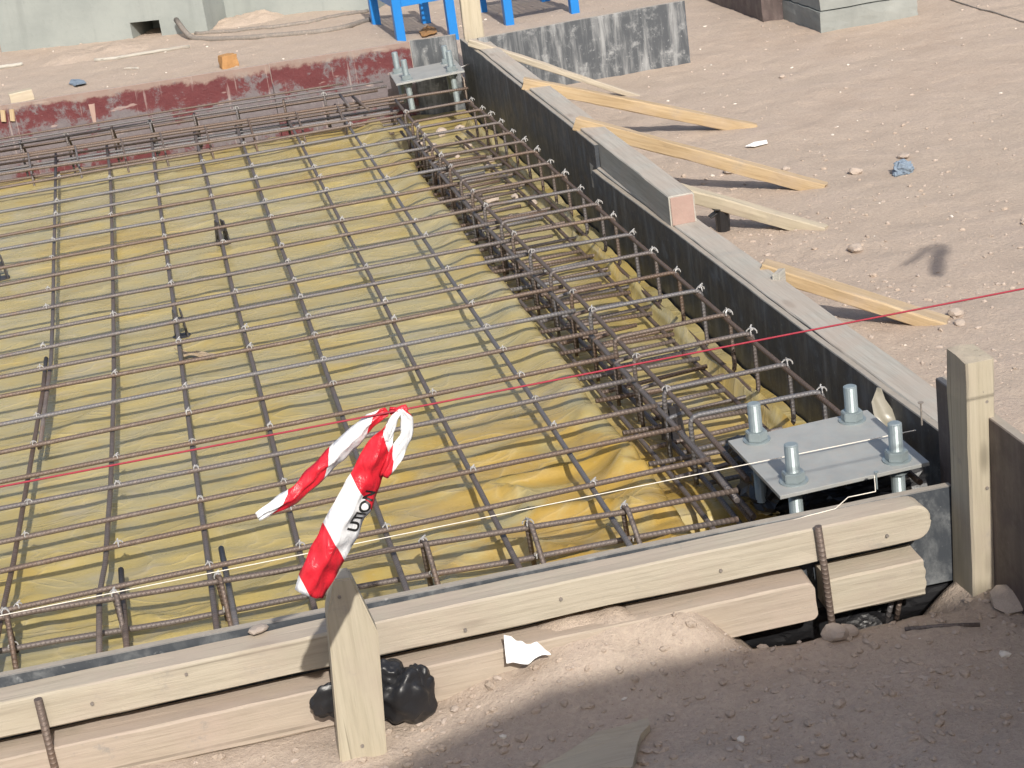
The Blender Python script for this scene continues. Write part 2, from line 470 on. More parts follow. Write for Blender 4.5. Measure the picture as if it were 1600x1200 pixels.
# ------------------------------------------------------------------ ground
def axis(spec):
    out = []
    for a, b, s in spec:
        n = max(1, round((b - a) / s)); out += [a + (b - a) * i / n for i in range(n)]
    out.append(spec[-1][1]); return out
xs = axis([(-80, -20, 12), (-20, -3, 2), (-3, -.9, .12), (-.9, 2.1, .017), (2.1, 3.4, .03), (3.4, 6, .1), (6, 20, 1.6), (20, 80, 12)])
ys = axis([(-60, -10, 10), (-10, -1.6, .6), (-1.6, -.95, .06), (-.95, -.05, .014), (-.05, 2, .028), (2, 5.6, .03), (5.6, 9.5, .045), (9.5, 14, .3), (14, 30, 2), (30, 140, 14)])
vs = [(x, y, g(x, y)) for y in ys for x in xs]
nx = len(xs)
fs = [(j * nx + i, j * nx + i + 1, (j + 1) * nx + i + 1, (j + 1) * nx + i) for j in range(len(ys) - 1) for i in range(nx - 1)]
me = bpy.data.meshes.new('ground'); me.from_pydata(vs, [], fs)
tag(link('ground', me, M['ground'], smooth=True), 'pinkish beige sandy site soil with pebbles', None, None, 'structure')

# ------------------------------------------------------------------ plastic sheet under the steel
def sheet_z(x, y):
    z = -.083
    rn = 1 - abs(noise.noise(Vector((x * 2.2 + .4 * y, y * 5.0 + .6 * x, 4.4)))) * 2
    z += .010 * max(0, rn) ** 3
    rn = 1 - abs(noise.noise(Vector((x * 5 - 2 * y, y * 8.5, 14.4)))) * 2
    z += .004 * max(0, rn) ** 4
    z += .006 * fbm(x, y, 2.4, 3, 8)
    near = smooth01((1.1 - y) / .9)
    rn = 1 - abs(noise.noise(Vector((x * 4.5 + 3.5 * y, y * 6.0 - 2 * x, 24.4)))) * 2
    z += near * .014 * max(0, rn) ** 3 * (.8 + 1.3 * smooth01((x - .6) / .3))
    d = y - near_y(x)
    z += .05 * smooth01((.07 - d) / .07) - .012 * math.exp(-((d - .13) / .05) ** 2)
    wob = .018 * noise.noise(Vector((y * 3.1, 0, 2)))
    e = x - 1.155 - wob
    z += .030 * math.exp(-((e + .03) / .055) ** 2) * (1 if y > .1 else .4)
    k = smooth01(e / .030)
    tr = -.150 + .012 * fbm(x, y, 7, 3, 6)
    ri = x - (right_x(y) - .092 + wob * .3)
    tr += (.055 + .03 * noise.noise(Vector((y * 4, 3, 1)))) * math.exp(-(ri / .010) ** 2) - .02 * smooth01((ri - .02) / .02)
    z = z * (1 - k) + tr * k
    z -= .11 * smooth01((x - 1.16) / .04) * smooth01((.28 - y) / .08)
    f = far_y(x) - y
    kf = smooth01((.60 - f) / .10)
    trf = -.195 + .014 * fbm(x, y, 6, 3, 16)
    z = z * (1 - kf) + min(z, trf) * kf
    return z
def sheet():
    sx = axis([(-1.5, -.5, .05), (-.5, 1.05, .018), (1.05, 1.6, .0085)])
    sy = axis([(0, 1.3, .014), (1.3, 5.36, .024)])
    V = []
    for j, t in enumerate(sy):
        for x in sx:
            y0 = near_y(x) + .004; y1 = far_y(x) - .006
            y = y0 + (y1 - y0) * t / 5.36
            xx = x
            if x > 1.5: xx = 1.5 + (right_x(y) - .006 - 1.5) * (x - 1.5) / .1
            V.append((xx, y, sheet_z(xx, y)))
    n = len(sx)
    F = [(j * n + i, j * n + i + 1, (j + 1) * n + i + 1, (j + 1) * n + i) for j in range(len(sy) - 1) for i in range(n - 1)]
    me = bpy.data.meshes.new('plastic_sheet'); me.from_pydata(V, [], F)
    o = link('plastic_sheet', me, M['sheet'], smooth=True)
    tag(o, 'large crumpled yellow plastic sheet lining the slab bed under the rebar mesh', 'plastic sheet')
sheet()

# ------------------------------------------------------------------ formwork panels
def panel(name, a, b, zb, zt, th, mat, label, out=1, zt2=None, group='plywood form panels round the slab', jit=.0012, seed=0):
    """upright plywood panel from a to b (x,y of the inner face), thickness towards `out` side"""
    a = Vector((a[0], a[1], 0)); b = Vector((b[0], b[1], 0)); d = b - a; L = d.length; d.normalize()
    nrm = Vector((d.y, -d.x, 0)) * out
    zt2 = zt if zt2 is None else zt2
    ref = (a + b) / 2 + Vector((0, 0, (zb + zt) / 2))
    n = max(4, int(L / .12)); bm = bmesh.new(); rows = []
    for i in range(n + 1):
        t = i / n; top = zt + (zt2 - zt) * t + noise.noise(Vector((t * L * 7, seed, 1))) * jit * 2
        p = a + d * (t * L)
        bow = nrm * noise.noise(Vector((t * L * 1.3, seed, 5))) * .003
        ch = .002
        q = [(0, zb), (0, top - ch), (ch, top), (th - ch, top), (th, top - ch), (th, zb)]
        rows.append([bm.verts.new(p + bow + nrm * u + Vector((0, 0, z)) - ref) for u, z in q])
    for i in range(n):
        for j in range(6):
            k = (j + 1) % 6
            bm.faces.new((rows[i][j], rows[i + 1][j], rows[i + 1][k], rows[i][k]))
    bm.faces.new(rows[0]); bm.faces.new(list(reversed(rows[-1])))
    bmesh.ops.recalc_face_normals(bm, faces=bm.faces)
    o = obj(name, bm, mat); o.location = ref
    return tag(o, label, 'form panel', group)
nA, nB = (-1.7, near_y(-1.7)), (1.578, near_y(1.578))
panel('form_panel', nA, nB, -.115, .085, .018, M['ply_near'], 'long worn grey plywood panel along the near edge, behind the two pale timbers', 1, seed=1)
panel('form_panel', (1.63, 2.505), (1.632, 4.93), -.20, .152, .018, M['ply_dark'], 'dark plywood panel on the right side, farther and taller of its two', 1, seed=2)
panel('form_panel', (right_x(-.42), -.42), (1.612, 2.50), -.20, .085, .018, M['ply_dark'], 'dark plywood panel on the right side, nearer and lower of its two', 1, .07, seed=3)
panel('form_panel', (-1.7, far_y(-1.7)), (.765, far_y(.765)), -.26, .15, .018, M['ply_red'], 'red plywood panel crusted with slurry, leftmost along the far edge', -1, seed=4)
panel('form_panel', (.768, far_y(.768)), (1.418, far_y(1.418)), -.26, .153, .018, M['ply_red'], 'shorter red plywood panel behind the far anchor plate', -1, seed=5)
panel('form_panel', (1.421, far_y(1.421)), (1.628, far_y(1.628)), -.26, .158, .018, M['ply_worn'], 'narrow grey black plywood piece closing the far corner', -1, seed=6)
pz = .25
panel('form_panel', (1.615, -1.6), (1.615, ux(1462, 588, 1.615).y), -.14, pz, .020, M['ply_brown'], 'brown plywood panel standing taller behind the right corner post', 1, seed=7)

# ------------------------------------------------------------------ timbers along the forms
def near_timber(x0, zt0, x1, zt1, dep, hei, label, re, seed, mat='wood_old'):
    def ctr(x, z): return Vector((x, near_y(x) - .0205 - dep / 2, z - hei / 2))
    sl = (zt1 - zt0) / 1.4
    o = timber('timber', ctr(x0, zt0 + sl * (x0 + .2)), ctr(x1, zt0 + sl * (x1 + .2)), dep, hei, M[mat], .0035, .0016, 60, roundend=re, seed=seed)
    return tag(o, label, 'timber', 'timbers nailed along the near form')
near_timber(-1.6, .066, 1.508, .084, .060, .069, 'long pale timber along the near form, upper of the pair', .030, 1)
near_timber(-1.6, -.036, 1.272, -.016, .075, .080, 'long dusty timber along the near form, lower of the pair, partly under soil', .014, 2, 'wood_dusty')
near_timber(1.300, -.0365, 1.487, -.020, .074, .075, 'short pale timber block under the rounded end of the upper near timber', .024, 3)
def right_timber(p0, p1, w_, h_, label, seed, mat='wood_grey', re=.004):
    return tag(timber('timber', p0, p1, w_, h_, M[mat], .003, .0012, 40, roundend=re, seed=seed), label, 'timber', 'timbers along the right form')
b1 = right_timber((1.696, 4.86, .106), (1.679, 1.69, .118), .078, .094, 'grey squared timber on the right form with a pink cut end', 4)
def box_part(name, c, size, mat, parent, bevel=.002):
    bm = bmesh.new(); add_box(bm, c, size, bevel); return obj(name, bm, mat, parent)
L1 = (Vector((1.696, 4.86, .106)) - Vector((1.679, 1.69, .118))).length
box_part('end_face', (L1 / 2 + .001, 0, 0), (.006, .069, .084), M['pink'], b1)
right_timber((1.671, 2.60, .029), (1.730, -.30, .038), .082, .090, 'flat grey timber flush with the nearer right panel, running past the block', 5)

# ------------------------------------------------------------------ braces
def brace(px0, z0, px1, w_, h_, label, mat, seed, taper=1.0, sink=.012):
    a = uz(*px0, z0); b = hit(*px1); b.z -= sink
    o = timber('brace', a, b, w_, h_, M[mat], .003, .0022, 24, seed=seed, taper=taper)
    return tag(o, label, 'brace', 'wooden braces propping the right form')
brace((735, 66), .185, (1000, 148), .034, .030, 'rough split stick with a splintered end, brace farthest from the viewer', 'wood_old', 11, .7)
brace((818, 130), .175, (1180, 198), 0.040, .046, 'clean yellow brace just in front of the dark board', 'wood_new', 12)
brace((900, 192), .175, (1288, 291), 0.040, .046, 'yellow brace lying over the top of the grey squared timber', 'wood_new', 13)
brace((1010, 284), .06, (1288, 357), .042, .042, 'dusty brace behind the black plastic cap', 'wood_stake', 14)
brace((1190, 418), .075, (1478, 503), .060, .036, 'yellowish brace nearest to the corner post', 'wood_new', 15)
o = timber('wood_block', uz(1213, 440, .075), uz(1222, 432, .075), .02, .045, M['wood_grey'], .002, .001, 4)
tag(o, 'tiny grey wood offcut on the right form by the nearest brace', 'wood offcut')

# ------------------------------------------------------------------ posts and stakes
def prism(name, outline, y0, y1, mat, lean=(0, 0), bevel=.003):
    """outline in x,z (front face), extruded from y0 (front) to y1"""
    bm = bmesh.new()
    f = [bm.verts.new((x, y0, z)) for x, z in outline]; k = [bm.verts.new((x, y1, z)) for x, z in outline]
    n = len(outline)
    bm.faces.new(f); bm.faces.new(list(reversed(k)))
    for i in range(n): bm.faces.new((f[i], k[i], k[(i + 1) % n], f[(i + 1) % n]))
    bmesh.ops.recalc_face_normals(bm, faces=bm.faces)
    if bevel: bmesh.ops.bevel(bm, geom=bm.edges[:], offset=bevel, segments=2, affect='EDGES')
    return obj(name, bm, mat)
def rez(o, axis_rot):
    """put the origin at the middle and turn the local frame so that the grain (local x) follows the piece"""
    me = o.data; c = Vector((0, 0, 0))
    for v in me.vertices: c += v.co
    c /= len(me.vertices)
    q = axis_rot
    mi = q.to_matrix().to_4x4().inverted() @ Matrix.Translation(-c)
    me.transform(mi); o.matrix_world = Matrix.Translation(c) @ q.to_matrix().to_4x4()
    return o
QV = Matrix(((0, 0, 1), (0, 1, 0), (-1, 0, 0))).transposed().to_quaternion()
QV = Vector((1, 0, 0)).rotation_difference(Vector((0, 0, 1)))
st = prism('stake', [(.335, -.30), (.417, -.30), (.4575, .122), (.430, .236), (.400, .239), (.378, .176)], -.470, -.425, M['wood_stake'])
rez(st, QV); tag(st, 'pale wooden stake with a pointed top driven in front of the near form', 'stake', 'wooden stakes')
cp = timber('corner_post', (1.596, -.362, -.30), (1.603, -.370, uy(1515, 562, -.405).z - .004), .054, .086, M['wood_stake'], .004, .0016, 16, up=Vector((0, 1, 0)), seed=21)
tag(cp, 'squared pale post at the near right corner, one side in shade', 'post', 'wooden stakes')
fp = timber('corner_post', (1.70, 4.965, -.25), (1.715, 4.985, .70), .036, .092, M['wood_stake'], .003, .0016, 16, up=Vector((1, 0, 0)), seed=22)
tag(fp, 'flat wooden post at the far corner beside the blue stand', 'post', 'wooden stakes')

def nails(host, pts):
    bpy.context.view_layer.update()
    for p in pts:
        b_ = bmesh.new(); cyl0(b_, p, .0032, .006)
        n_ = obj('nail_head', b_, M['hose']); n_.parent = host; n_.matrix_parent_inverse = host.matrix_world.inverted()
def cyl0(b_, c, r, h):
    ret = bmesh.ops.create_cone(b_, cap_ends=True, segments=10, radius1=r, radius2=r, depth=h)
    bmesh.ops.rotate(b_, verts=ret['verts'], cent=(0, 0, 0), matrix=Matrix.Rotation(R_(90), 3, 'X'))
    bmesh.ops.translate(b_, verts=ret['verts'], vec=c)
tm_ = bpy.data.objects['timber']
nails(tm_, [Vector((x, near_y(x) - .0205 - .0612, .03 + dz)) for x, dz in ((-.05, .0), (.12, .02), (.62, -.005), (.80, .018), (1.10, .01), (1.42, .012))])
nails(st, [uy(530, 932, -.470), uy(566, 1165, -.470)])
nails(cp, [uy(1537, 611, -.409), uy(1541, 627, -.409), uy(1542, 762, -.409)])
# ------------------------------------------------------------------ rebar mesh
ROWS = [4.205, 3.991, 3.779, 3.574, 3.377, 3.16, 2.94, 2.725, 2.523, 2.325, 2.125, 1.931, 1.718, 1.554, 1.346, 1.129, .915, .755, .567, .400, .200]
RB = .0063
mesh_root = empty('rebar_mesh', (0, 2, 0), 'wide rusty rebar mesh covering the slab bed, tied with wire', 'rebar mesh')
def child_at(o, root):
    o.parent = root; o.matrix_parent_inverse = Matrix.Translation(-root.location); return o
var = []
for v in range(4):
    pts = [(x, .006 * noise.noise(Vector((x * .9, v * 9, 1))), .0045 * noise.noise(Vector((x * 1.1, v * 9, 4)))) for x in [-1.5 + i * .07 for i in range(40)]]
    pts[-1] = (1.262, pts[-1][1], pts[-1][2])
    var.append(tube_mesh('transverse_bar', pts, RB, 8)); var[-1].materials.append(M['rebar'])
row_z = []
for i, y in enumerate(ROWS):
    o = bpy.data.objects.new('transverse_bar', var[i % 4]); COL.objects.link(o)
    o.location = (random.uniform(-.012, .012), y, .004 * math.sin(i * 1.7)); o.rotation_euler = (random.uniform(0, 6), 0, random.uniform(-.003, .003))
    o.rotation_euler.x = 0
    child_at(o, mesh_root)
LB = {
 'A': [(60, 640), (75, 575), (82, 480), (84, 400), (86, 330), (90, 262)],
 'B': [(155, 930), (165, 877), (168, 830), (173, 758), (175, 700), (178, 600), (177.5, 524), (176.5, 440), (175, 360), (173, 290), (171, 262)],
}
XS = {'A': -.209, 'B': -.004, 'C': .179, 'D': .369, 'E': .551, 'F': .776, 'G': 1.0}
zl = -2 * RB
for k, x in XS.items():
    if k == 'A':
        P_ = [uz(*p, zl) for p in ((3, 960), (21, 879), (45, 740), (67, 612), (72, 560))]
        child_at(bar('longitudinal_bar', [P_[0] + Vector((-.01, -.25, 0))] + P_, RB, M['rebar']), mesh_root)
        P_ = [uz(*p, zl - .002) for p in ((62, 700), (80, 560), (83, 480), (84, 400), (86, 330))]
        child_at(bar('longitudinal_bar', P_ + [Vector((-.235, 4.75, zl))], RB, M['rebar']), mesh_root); continue
    if k == 'B':
        P_ = [uz(*p, zl) for p in LB['B']]
        P_ = [P_[0] + Vector((0, -.30, 0))] + P_ + [Vector((x - .01, 4.75, zl))]
        child_at(bar('longitudinal_bar', P_, RB, M['rebar']), mesh_root); continue
    ph = ord(k)
    P_ = [(x + .006 * noise.noise(Vector((y * .7, ph, 0))), y, zl + .004 * noise.noise(Vector((y, ph, 3)))) for y in [-.17 + j * .123 for j in range(41)]]
    child_at(bar('longitudinal_bar', P_, RB, M['rebar']), mesh_root)
# bars that continue under the right cage (their lower layer shows between the stirrups)
def tie_bm(bm, c, s=1.0, rnd=None):
    """a twist of binding wire round a crossing: a skew loop and two clipped ends"""
    a0 = (rnd or random).uniform(0, math.pi)
    for q in (0, 1):
        pts = []
        for i in range(7):
            t = i / 6 * math.pi * 1.15 - .2
            d = Vector((math.cos(a0 + q * 1.57), math.sin(a0 + q * 1.57), 0))
            pts.append(c + d * (math.cos(t) * .0105 * s) + Vector((0, 0, math.sin(t) * .0085 * s + .001)))
        ring(bm, pts, .0017 * s)
    e = c + Vector((0, 0, .008 * s)); d = Vector((math.cos(a0 + .7), math.sin(a0 + .7), .9)).normalized()
    ring(bm, [e - d * .004 * s, e + d * .004 * s, e + d * .009 * s + Vector((.004 * s, 0, -.001))], .0021 * s)
def ring(bm, pts, r, n=4):
    rs = []
    for i, p in enumerate(pts):
        d = (pts[min(i + 1, len(pts) - 1)] - pts[max(i - 1, 0)]).normalized()
        s_ = d.cross(Vector((.3, .5, .81))).normalized(); t_ = d.cross(s_)
        rs.append([bm.verts.new(p + (s_ * math.cos(6.2832 * k / n) + t_ * math.sin(6.2832 * k / n)) * r) for k in range(n)])
    for i in range(len(pts) - 1):
        for k in range(n): bm.faces.new((rs[i][k], rs[i][(k + 1) % n], rs[i + 1][(k + 1) % n], rs[i + 1][k]))
def tie_one(c, s, root):
    b_ = bmesh.new(); tie_bm(b_, c, s * random.uniform(.75, 1.0)); child_at(obj('tie_wire', b_, M['wire']), root)
bm = bmesh.new()
for i, y in enumerate(ROWS):
    for j, (k, x) in enumerate(XS.items()):
        if (i * 3 + j * 5 + (i // 3)) % 2 and random.random() < .75: continue
        tie_bm(bm, Vector((x + .003, y, .003 + .004 * math.sin(i * 1.7))), random.uniform(.75, .95))
o = obj('tie_wire', bm, M['wire']); o['kind'] = 'stuff'; child_at(o, mesh_root)

# ------------------------------------------------------------------ right edge cage
cage = empty('rebar_cage', (1.41, 2.1, -.05), 'long narrow rebar cage with stirrups along the right form', 'rebar cage', 'edge cages')
inn = [(1.232, 4.45), (1.222, 3.4), (1.226, 2.6), (1.238, 2.1), (1.252, 1.7), (1.266, 1.3), (1.272, .9), (1.284, .36), (1.281, .02)]
outb = [(1.498, 4.20), (1.52, 3.7), (1.538, 3.1), (1.546, 2.4), (1.552, 1.8), (1.560, 1.2), (1.572, .6), (1.582, .2), (1.585, -.16)]
def along(poly, y):
    for (xa, ya), (xb, yb) in zip(poly, poly[1:]):
        if yb <= y <= ya: return xa + (xb - xa) * (ya - y) / (ya - yb)
    return poly[-1][0] if y < poly[-1][1] else poly[0][0]
def long_bar(poly, dx, z, r=RB):
    ys_ = [poly[0][1] + (poly[-1][1] - poly[0][1]) * i / 30 for i in range(31)]
    child_at(bar('main_bar', [(along(poly, y) + dx, y, z + .003 * noise.noise(Vector((y * 1.5, dx * 50, z * 30)))) for y in ys_], r, M['rebar']), cage)
CZ = .034
long_bar(inn, .004, CZ - .010); long_bar(inn, -.022, -.018); long_bar(inn, .010, -.062); long_bar(inn, .034, -.122); long_bar(inn, .006, -.118); long_bar(inn, -.05, -.122)
long_bar(outb, -.002, CZ - .010); long_bar(outb, -.012, -.112); long_bar(outb, -.06, -.125)
SY = [4.098, 3.915, 3.764, 3.599, 3.419, 3.235, 3.048, 2.85, 2.639, 2.434, 2.206, 2.041, 1.83, 1.617, 1.399, 1.197, .981, .809, .574, .367]
for i, y in enumerate(SY):
    xi = along(inn, y); xo = along(outb, y); dy = random.uniform(-.012, .012); zj = random.uniform(-.003, .004)
    pts = [(xi - .008, y + dy + .004, -.135), (xi - .008, y + dy, CZ + zj), (xo + .008, y, CZ + zj), (xo + .010, y - .004, -.128), (xi + .02, y + dy - .010, -.131)]
    child_at(bar('stirrup', bend(pts, .022, 3), .0060, M['rebar'], n=7), cage)
    c = Vector((xo + .006, y, CZ + zj)); tie_one(c, 1.3, cage)
    if i % 3 != 1: tie_one(Vector((xi, y + dy, CZ + zj)), 1.1, cage)
    if 2 < i:          # end of a mesh bar lapped into the cage, low
        yy = y + .09; xo2 = along(outb, yy) - .055
        child_at(bar('lap_bar', [(along(inn, yy) - .09, yy + .01, -.10), (xo2, yy - .004, -.105)], RB, M['rebar']), cage)
        y3 = y + random.uniform(.02, .05)
        child_at(bar('lap_bar', [(along(inn, y3) - .05, y3, -.118), (along(outb, y3) - random.uniform(.05, .12), y3 - random.uniform(-.02, .02), -.112)], RB, M['rebar']), cage)
        y4 = y + random.uniform(.10, .14)
        child_at(bar('leg_bar', bend([(along(inn, y4) - .028, y4, -.13), (along(inn, y4) - .026, y4, -.012), (along(inn, y4) + .02, y4 + .01, -.010)], .012, 2), .0052, M['rebar'], n=7), cage)

# ------------------------------------------------------------------ near edge cage
ncage = empty('rebar_cage', (.5, .05, 0), 'short hooked rebar cage along the near form behind the timbers', 'rebar cage', 'edge cages')
def nb(p, q, r=RB, z=None):
    a, b = Vector(p), Vector(q); d = (a - b)
    a = a + d * .9
    pts = [a.lerp(b, i / 12) + Vector((0, 0, .003 * math.sin(i * 2.1 + p[2] * 90))) for i in range(13)]
    return child_at(bar('main_bar', pts, r, M['rebar']), ncage)
nb((-.238, .148, .012), (1.255, -.004, .014), .0064)
nb((-.21, .108, -.042), (1.245, -.022, -.040))
def on_top(x): return .148 - .1018 * (x + .238)
HK = [uz(*p, .016).x for p in ((8, 955), (178, 925), (338, 895), (655, 838), (815, 806), (966, 785))] + [-.45, -.65]
for i, x in enumerate(HK):
    y = on_top(x)
    pts = [(x + .004, y + .006, -.085), (x, y + .008, .022), (x + .006, y - .010, .024), (x + .012, y - .13, -.085)]
    child_at(bar('hook', bend(pts, .012, 3), .0056, M['rebar'], n=7), ncage)
    tie_one(Vector((x + .002, y, .022)), 1.1, ncage); tie_one(Vector((x + .008, y - .045, -.032)), 1.0, ncage)
for k, x in (('C', .2), ('B', -.012)):        # doubled bars beside the hooks
    child_at(bar('lap_bar', [(x + .01, .32, zl - .004), (x + .018, -.18, zl - .016)], RB, M['rebar']), ncage)

# ------------------------------------------------------------------ far edge cage
fcage = empty('rebar_cage', (.4, 4.65, 0), 'rebar cage along the far red form', 'rebar cage', 'edge cages')
def fb(y0, s, z, x1, r=RB):
    pts = [(x, y0 + s * x + .006 * noise.noise(Vector((x, z * 50, y0))), z + .004 * noise.noise(Vector((x * 1.2, z * 40, 7 * y0)))) for x in [-1.5 + i * (x1 + 1.5) / 26 for i in range(27)]]
    child_at(bar('main_bar', pts, r, M['rebar']), fcage)
fb(4.800, -.062, .080, 1.05, .0045); fb(4.735, -.062, .074, 1.22, .0045)
fb(4.765, -.10, .050, 1.23); fb(4.675, -.115, .020, 1.30); fb(4.615, -.118, .022, 1.555)
fb(4.435, -.10, -.004, 1.22); fb(4.72, -.09, -.112, 1.25)
fb(4.83, -.07, .02, 1.2); fb(4.79, -.085, -.075, 1.24); fb(4.59, -.115, -.065, 1.25); fb(4.56, -.112, -.02, 1.24); fb(4.74, -.09, -.045, 1.23); fb(4.50, -.10, -.105, 1.2); fb(4.66, -.115, -.006, 1.28, .0054)
for i in range(9):
    x = -.56 + i * .19 + random.uniform(-.02, .02); yt = 4.765 - .10 * x
    pts = [(x + .005, yt - .02, -.125), (x, yt - .004, .058), (x + .004, yt + .020, .060), (x + .012, yt + .14, -.05), (x + .012, yt + .15, -.12)]
    child_at(bar('hook', bend(pts, .012, 3), .0052, M['rebar'], n=7), fcage)
    y6 = 4.615 - .118 * x
    child_at(bar('hook', bend([(x + .035, y6 + .012, .026), (x + .037, y6 - .01, .028), (x + .042, y6 - .14, -.03), (x + .046, y6 - .17, -.11)], .01, 2), .0046, M['rebar'], n=7), fcage)
    if i % 2 == 0:
        bm = bmesh.new(); tie_bm(bm, Vector((x, yt, .056)), 1.1); child_at(obj('tie_wire', bm, M['wire']), fcage)
for (x0, y0, x1, y1, z) in ((1.02, 4.64, 1.03, 4.40, .05), (1.07, 4.60, 1.10, 4.32, .04)):
    child_at(bar('lap_bar', [(x0, y0, z), (x1, y1, z - .01)], RB, M['rebar']), fcage)

# ------------------------------------------------------------------ anchor plates with bolts
def hexa(bm, c, r, h):
    ret = bmesh.ops.create_cone(bm, cap_ends=True, segments=6, radius1=r, radius2=r, depth=h)
    bmesh.ops.translate(bm, verts=ret['verts'], vec=c)
def cyl(bm, c, r, h, n=20, r2=None):
    ret = bmesh.ops.create_cone(bm, cap_ends=True, segments=n, radius1=r, radius2=r if r2 is None else r2, depth=h)
    bmesh.ops.translate(bm, verts=ret['verts'], vec=c)
def anchor(loc, rz, tilt, label, bolts, hw):
    root = empty('anchor_plate', loc, label, 'anchor plate', 'anchor plates')
    root.rotation_euler = (tilt[0], tilt[1], rz)
    bm = bmesh.new(); add_box(bm, (0, 0, 0), (2 * hw[0], 2 * hw[1], .008), .0012)
    obj('plate', bm, M['galv'], root)
    for bx, by, ln in bolts:
        bm = bmesh.new()
        pts = []
        tur = 18
        rr = .0132
        # threaded rod: rings of alternating radius
        n = 16; prev = None; zz = -.135
        lev = []
        while zz < ln - .003:
            lev.append((zz, rr)); lev.append((zz + .0012, rr + .0009)); zz += .0024
        lev += [(ln - .002, rr), (ln, rr - .0025)]
        rings = [[bm.verts.new((bx + r * math.cos(6.2832 * k / n), by + r * math.sin(6.2832 * k / n), z)) for k in range(n)] for z, r in lev]
        for a, b in zip(rings, rings[1:]):
            for k in range(n): bm.faces.new((a[k], a[(k + 1) % n], b[(k + 1) % n], b[k]))
        bm.faces.new(rings[-1])
        bo = obj('bolt', bm, M['zinc'], root)
        bm = bmesh.new(); hexa(bm, Vector((bx, by, .004 + .003 + .0095)), .0235, .019)
        bmesh.ops.bevel(bm, geom=bm.edges[:], offset=.0016, segments=2, affect='EDGES'); obj('nut', bm, M['zinc'], bo)
        bm = bmesh.new(); cyl(bm, Vector((bx, by, .004 + .0015)), .0285, .003, 24); obj('washer', bm, M['zinc'], bo)
        bm = bmesh.new(); hexa(bm, Vector((bx, by, -.014)), .0225, .017); obj('nut', bm, M['zinc'], bo)
    return root
na = uz(1300, 709, .081)
hw = (.155, .150)
bl = []
c0 = Vector((1.431, -.052, .080))
for p, tp in (((1186, 690), (1179, 632)), ((1336, 660), (1332, 606)), ((1242, 754), (1238, 695)), ((1404, 722), (1400, 663))):
    q = uz(*p, .084); t_ = uy(*tp, q.y)
    bl.append((q.x - c0.x, q.y + .010 - c0.y, t_.z - .080))
anchor(c0, .012, (.006, -.004), 'galvanised anchor plate with four upright bolts at the near right corner', bl, hw)
anchor((1.436, 4.795, .052), -.045, (.0, -.03), 'dusty anchor plate with bolts in the far corner by the dark post', [(-.118, .10, .10), (.11, .105, .085), (-.10, -.10, .095), (.105, -.10, .095)], hw)

# ------------------------------------------------------------------ rebar chairs
def chair(p, label, s=1.0, rz=0.0):
    root = empty('rebar_chair', p, label, 'rebar chair', 'black plastic rebar chairs'); root.rotation_euler.z = rz
    for sx in (-1, 1):
        bm = bmesh.new()
        for sy in (-1, 1):
            a = Vector((sx * .013 * s, sy * .013 * s, 0))
            pr = [(a.x * .75, a.y * .75, .012 * s), (a.x * 1.25, a.y * 1.25, -.075)]
            p0, p1 = Vector(pr[0]), Vector(pr[1])
            add_box(bm, (p0 + p1) / 2, (.005 * s, .016 * s, (p1 - p0).length), .001, Vector((0, 0, 1)).rotation_difference(p0 - p1).to_matrix())
        obj('leg', bm, M['spacer'], root)
    bm = bmesh.new(); cyl(bm, Vector((0, 0, -.018)), .017 * s, .010, 14); obj('collar', bm, M['spacer'], root)
    bm = bmesh.new(); cyl(bm, Vector((0, 0, -.070)), .026 * s, .006, 16); obj('foot', bm, M['spacer'], root)
chair(uz(343, 349, -.008) + Vector((0, -.01, 0)), 'black plastic rebar chair under the mesh, farther of the two in the left half', 1.05, .3)
chair(uz(277, 490, -.008) + Vector((0, -.01, 0)), 'black plastic rebar chair under the mesh, nearer of the two in the left half', 1.05, .1)
chair(uz(-3, 405, -.008), 'black plastic rebar chair cut by the left picture edge', 1.0, .2)
chair(uz(1048, 640, -.05), 'black plastic rebar chair wedged under the inner bar of the right cage', 1.0, .8)

# ------------------------------------------------------------------ cords
def cord(name, pts, r, mat, label, sag=0.0, n=6):
    pts = [Vector(p) for p in pts]; out = []
    for a, b in zip(pts, pts[1:]):
        for i in range(24):
            t = i / 24; out.append(a.lerp(b, t) - Vector((0, 0, sag * 4 * t * (1 - t))))
    out.append(pts[-1])
    o = link(name, tube_mesh(name, out, r, n), mat); return tag(o, label, 'cord', 'setting out cords')
TY = -.95
ra, rb = uy(0, 757, TY), uy(1600, 448, TY)
apex = uy(630, 640, TY)
d_ = (rb - ra)
cord('cord', [ra - d_ * 1.2, apex, rb + d_ * 1.2], .0014, M['cord_red'], 'taut red cord stretched across the whole slab, holding the caution tape')
w0, w1 = uz(0, 962, .092), uz(1392, 680, .094)
dw = (w1 - w0)
cord('cord', [w0 - dw * .8, w0, w1, w1 + dw * .03], .0010, M['cord_white'], 'thin white cord running low over the near cage and the anchor plate')
nx_ = uz(1370, 757, .087)
cord('cord', [nx_ + Vector((0, .01, .02)), uz(1368, 768, .09), uz(1325, 777, .088), uz(1305, 795, .086), uz(1262, 806, .085), uz(1240, 813, .084)], .0010, M['cord_white'], 'loose white cord end knotted round a nail on the near form')
bm = bmesh.new(); cyl(bm, nx_ + Vector((0, 0, .008)), .0018, .035, 8); cyl(bm, nx_ + Vector((0, 0, .026)), .0045, .002, 10)
tag(obj('nail', bm, M['zinc']), 'nail in the near form top holding the loose white cord', 'nail', 'bent nails')
q = uz(1440, 655, .09)
bm = bmesh.new(); cyl(bm, q + Vector((0, 0, .012)), .002, .05, 8); cyl(bm, q + Vector((0, 0, .037)), .006, .002, 10)
tag(obj('nail', bm, M['hose']), 'rusty nail standing in the right form beside the corner post', 'nail', 'bent nails')

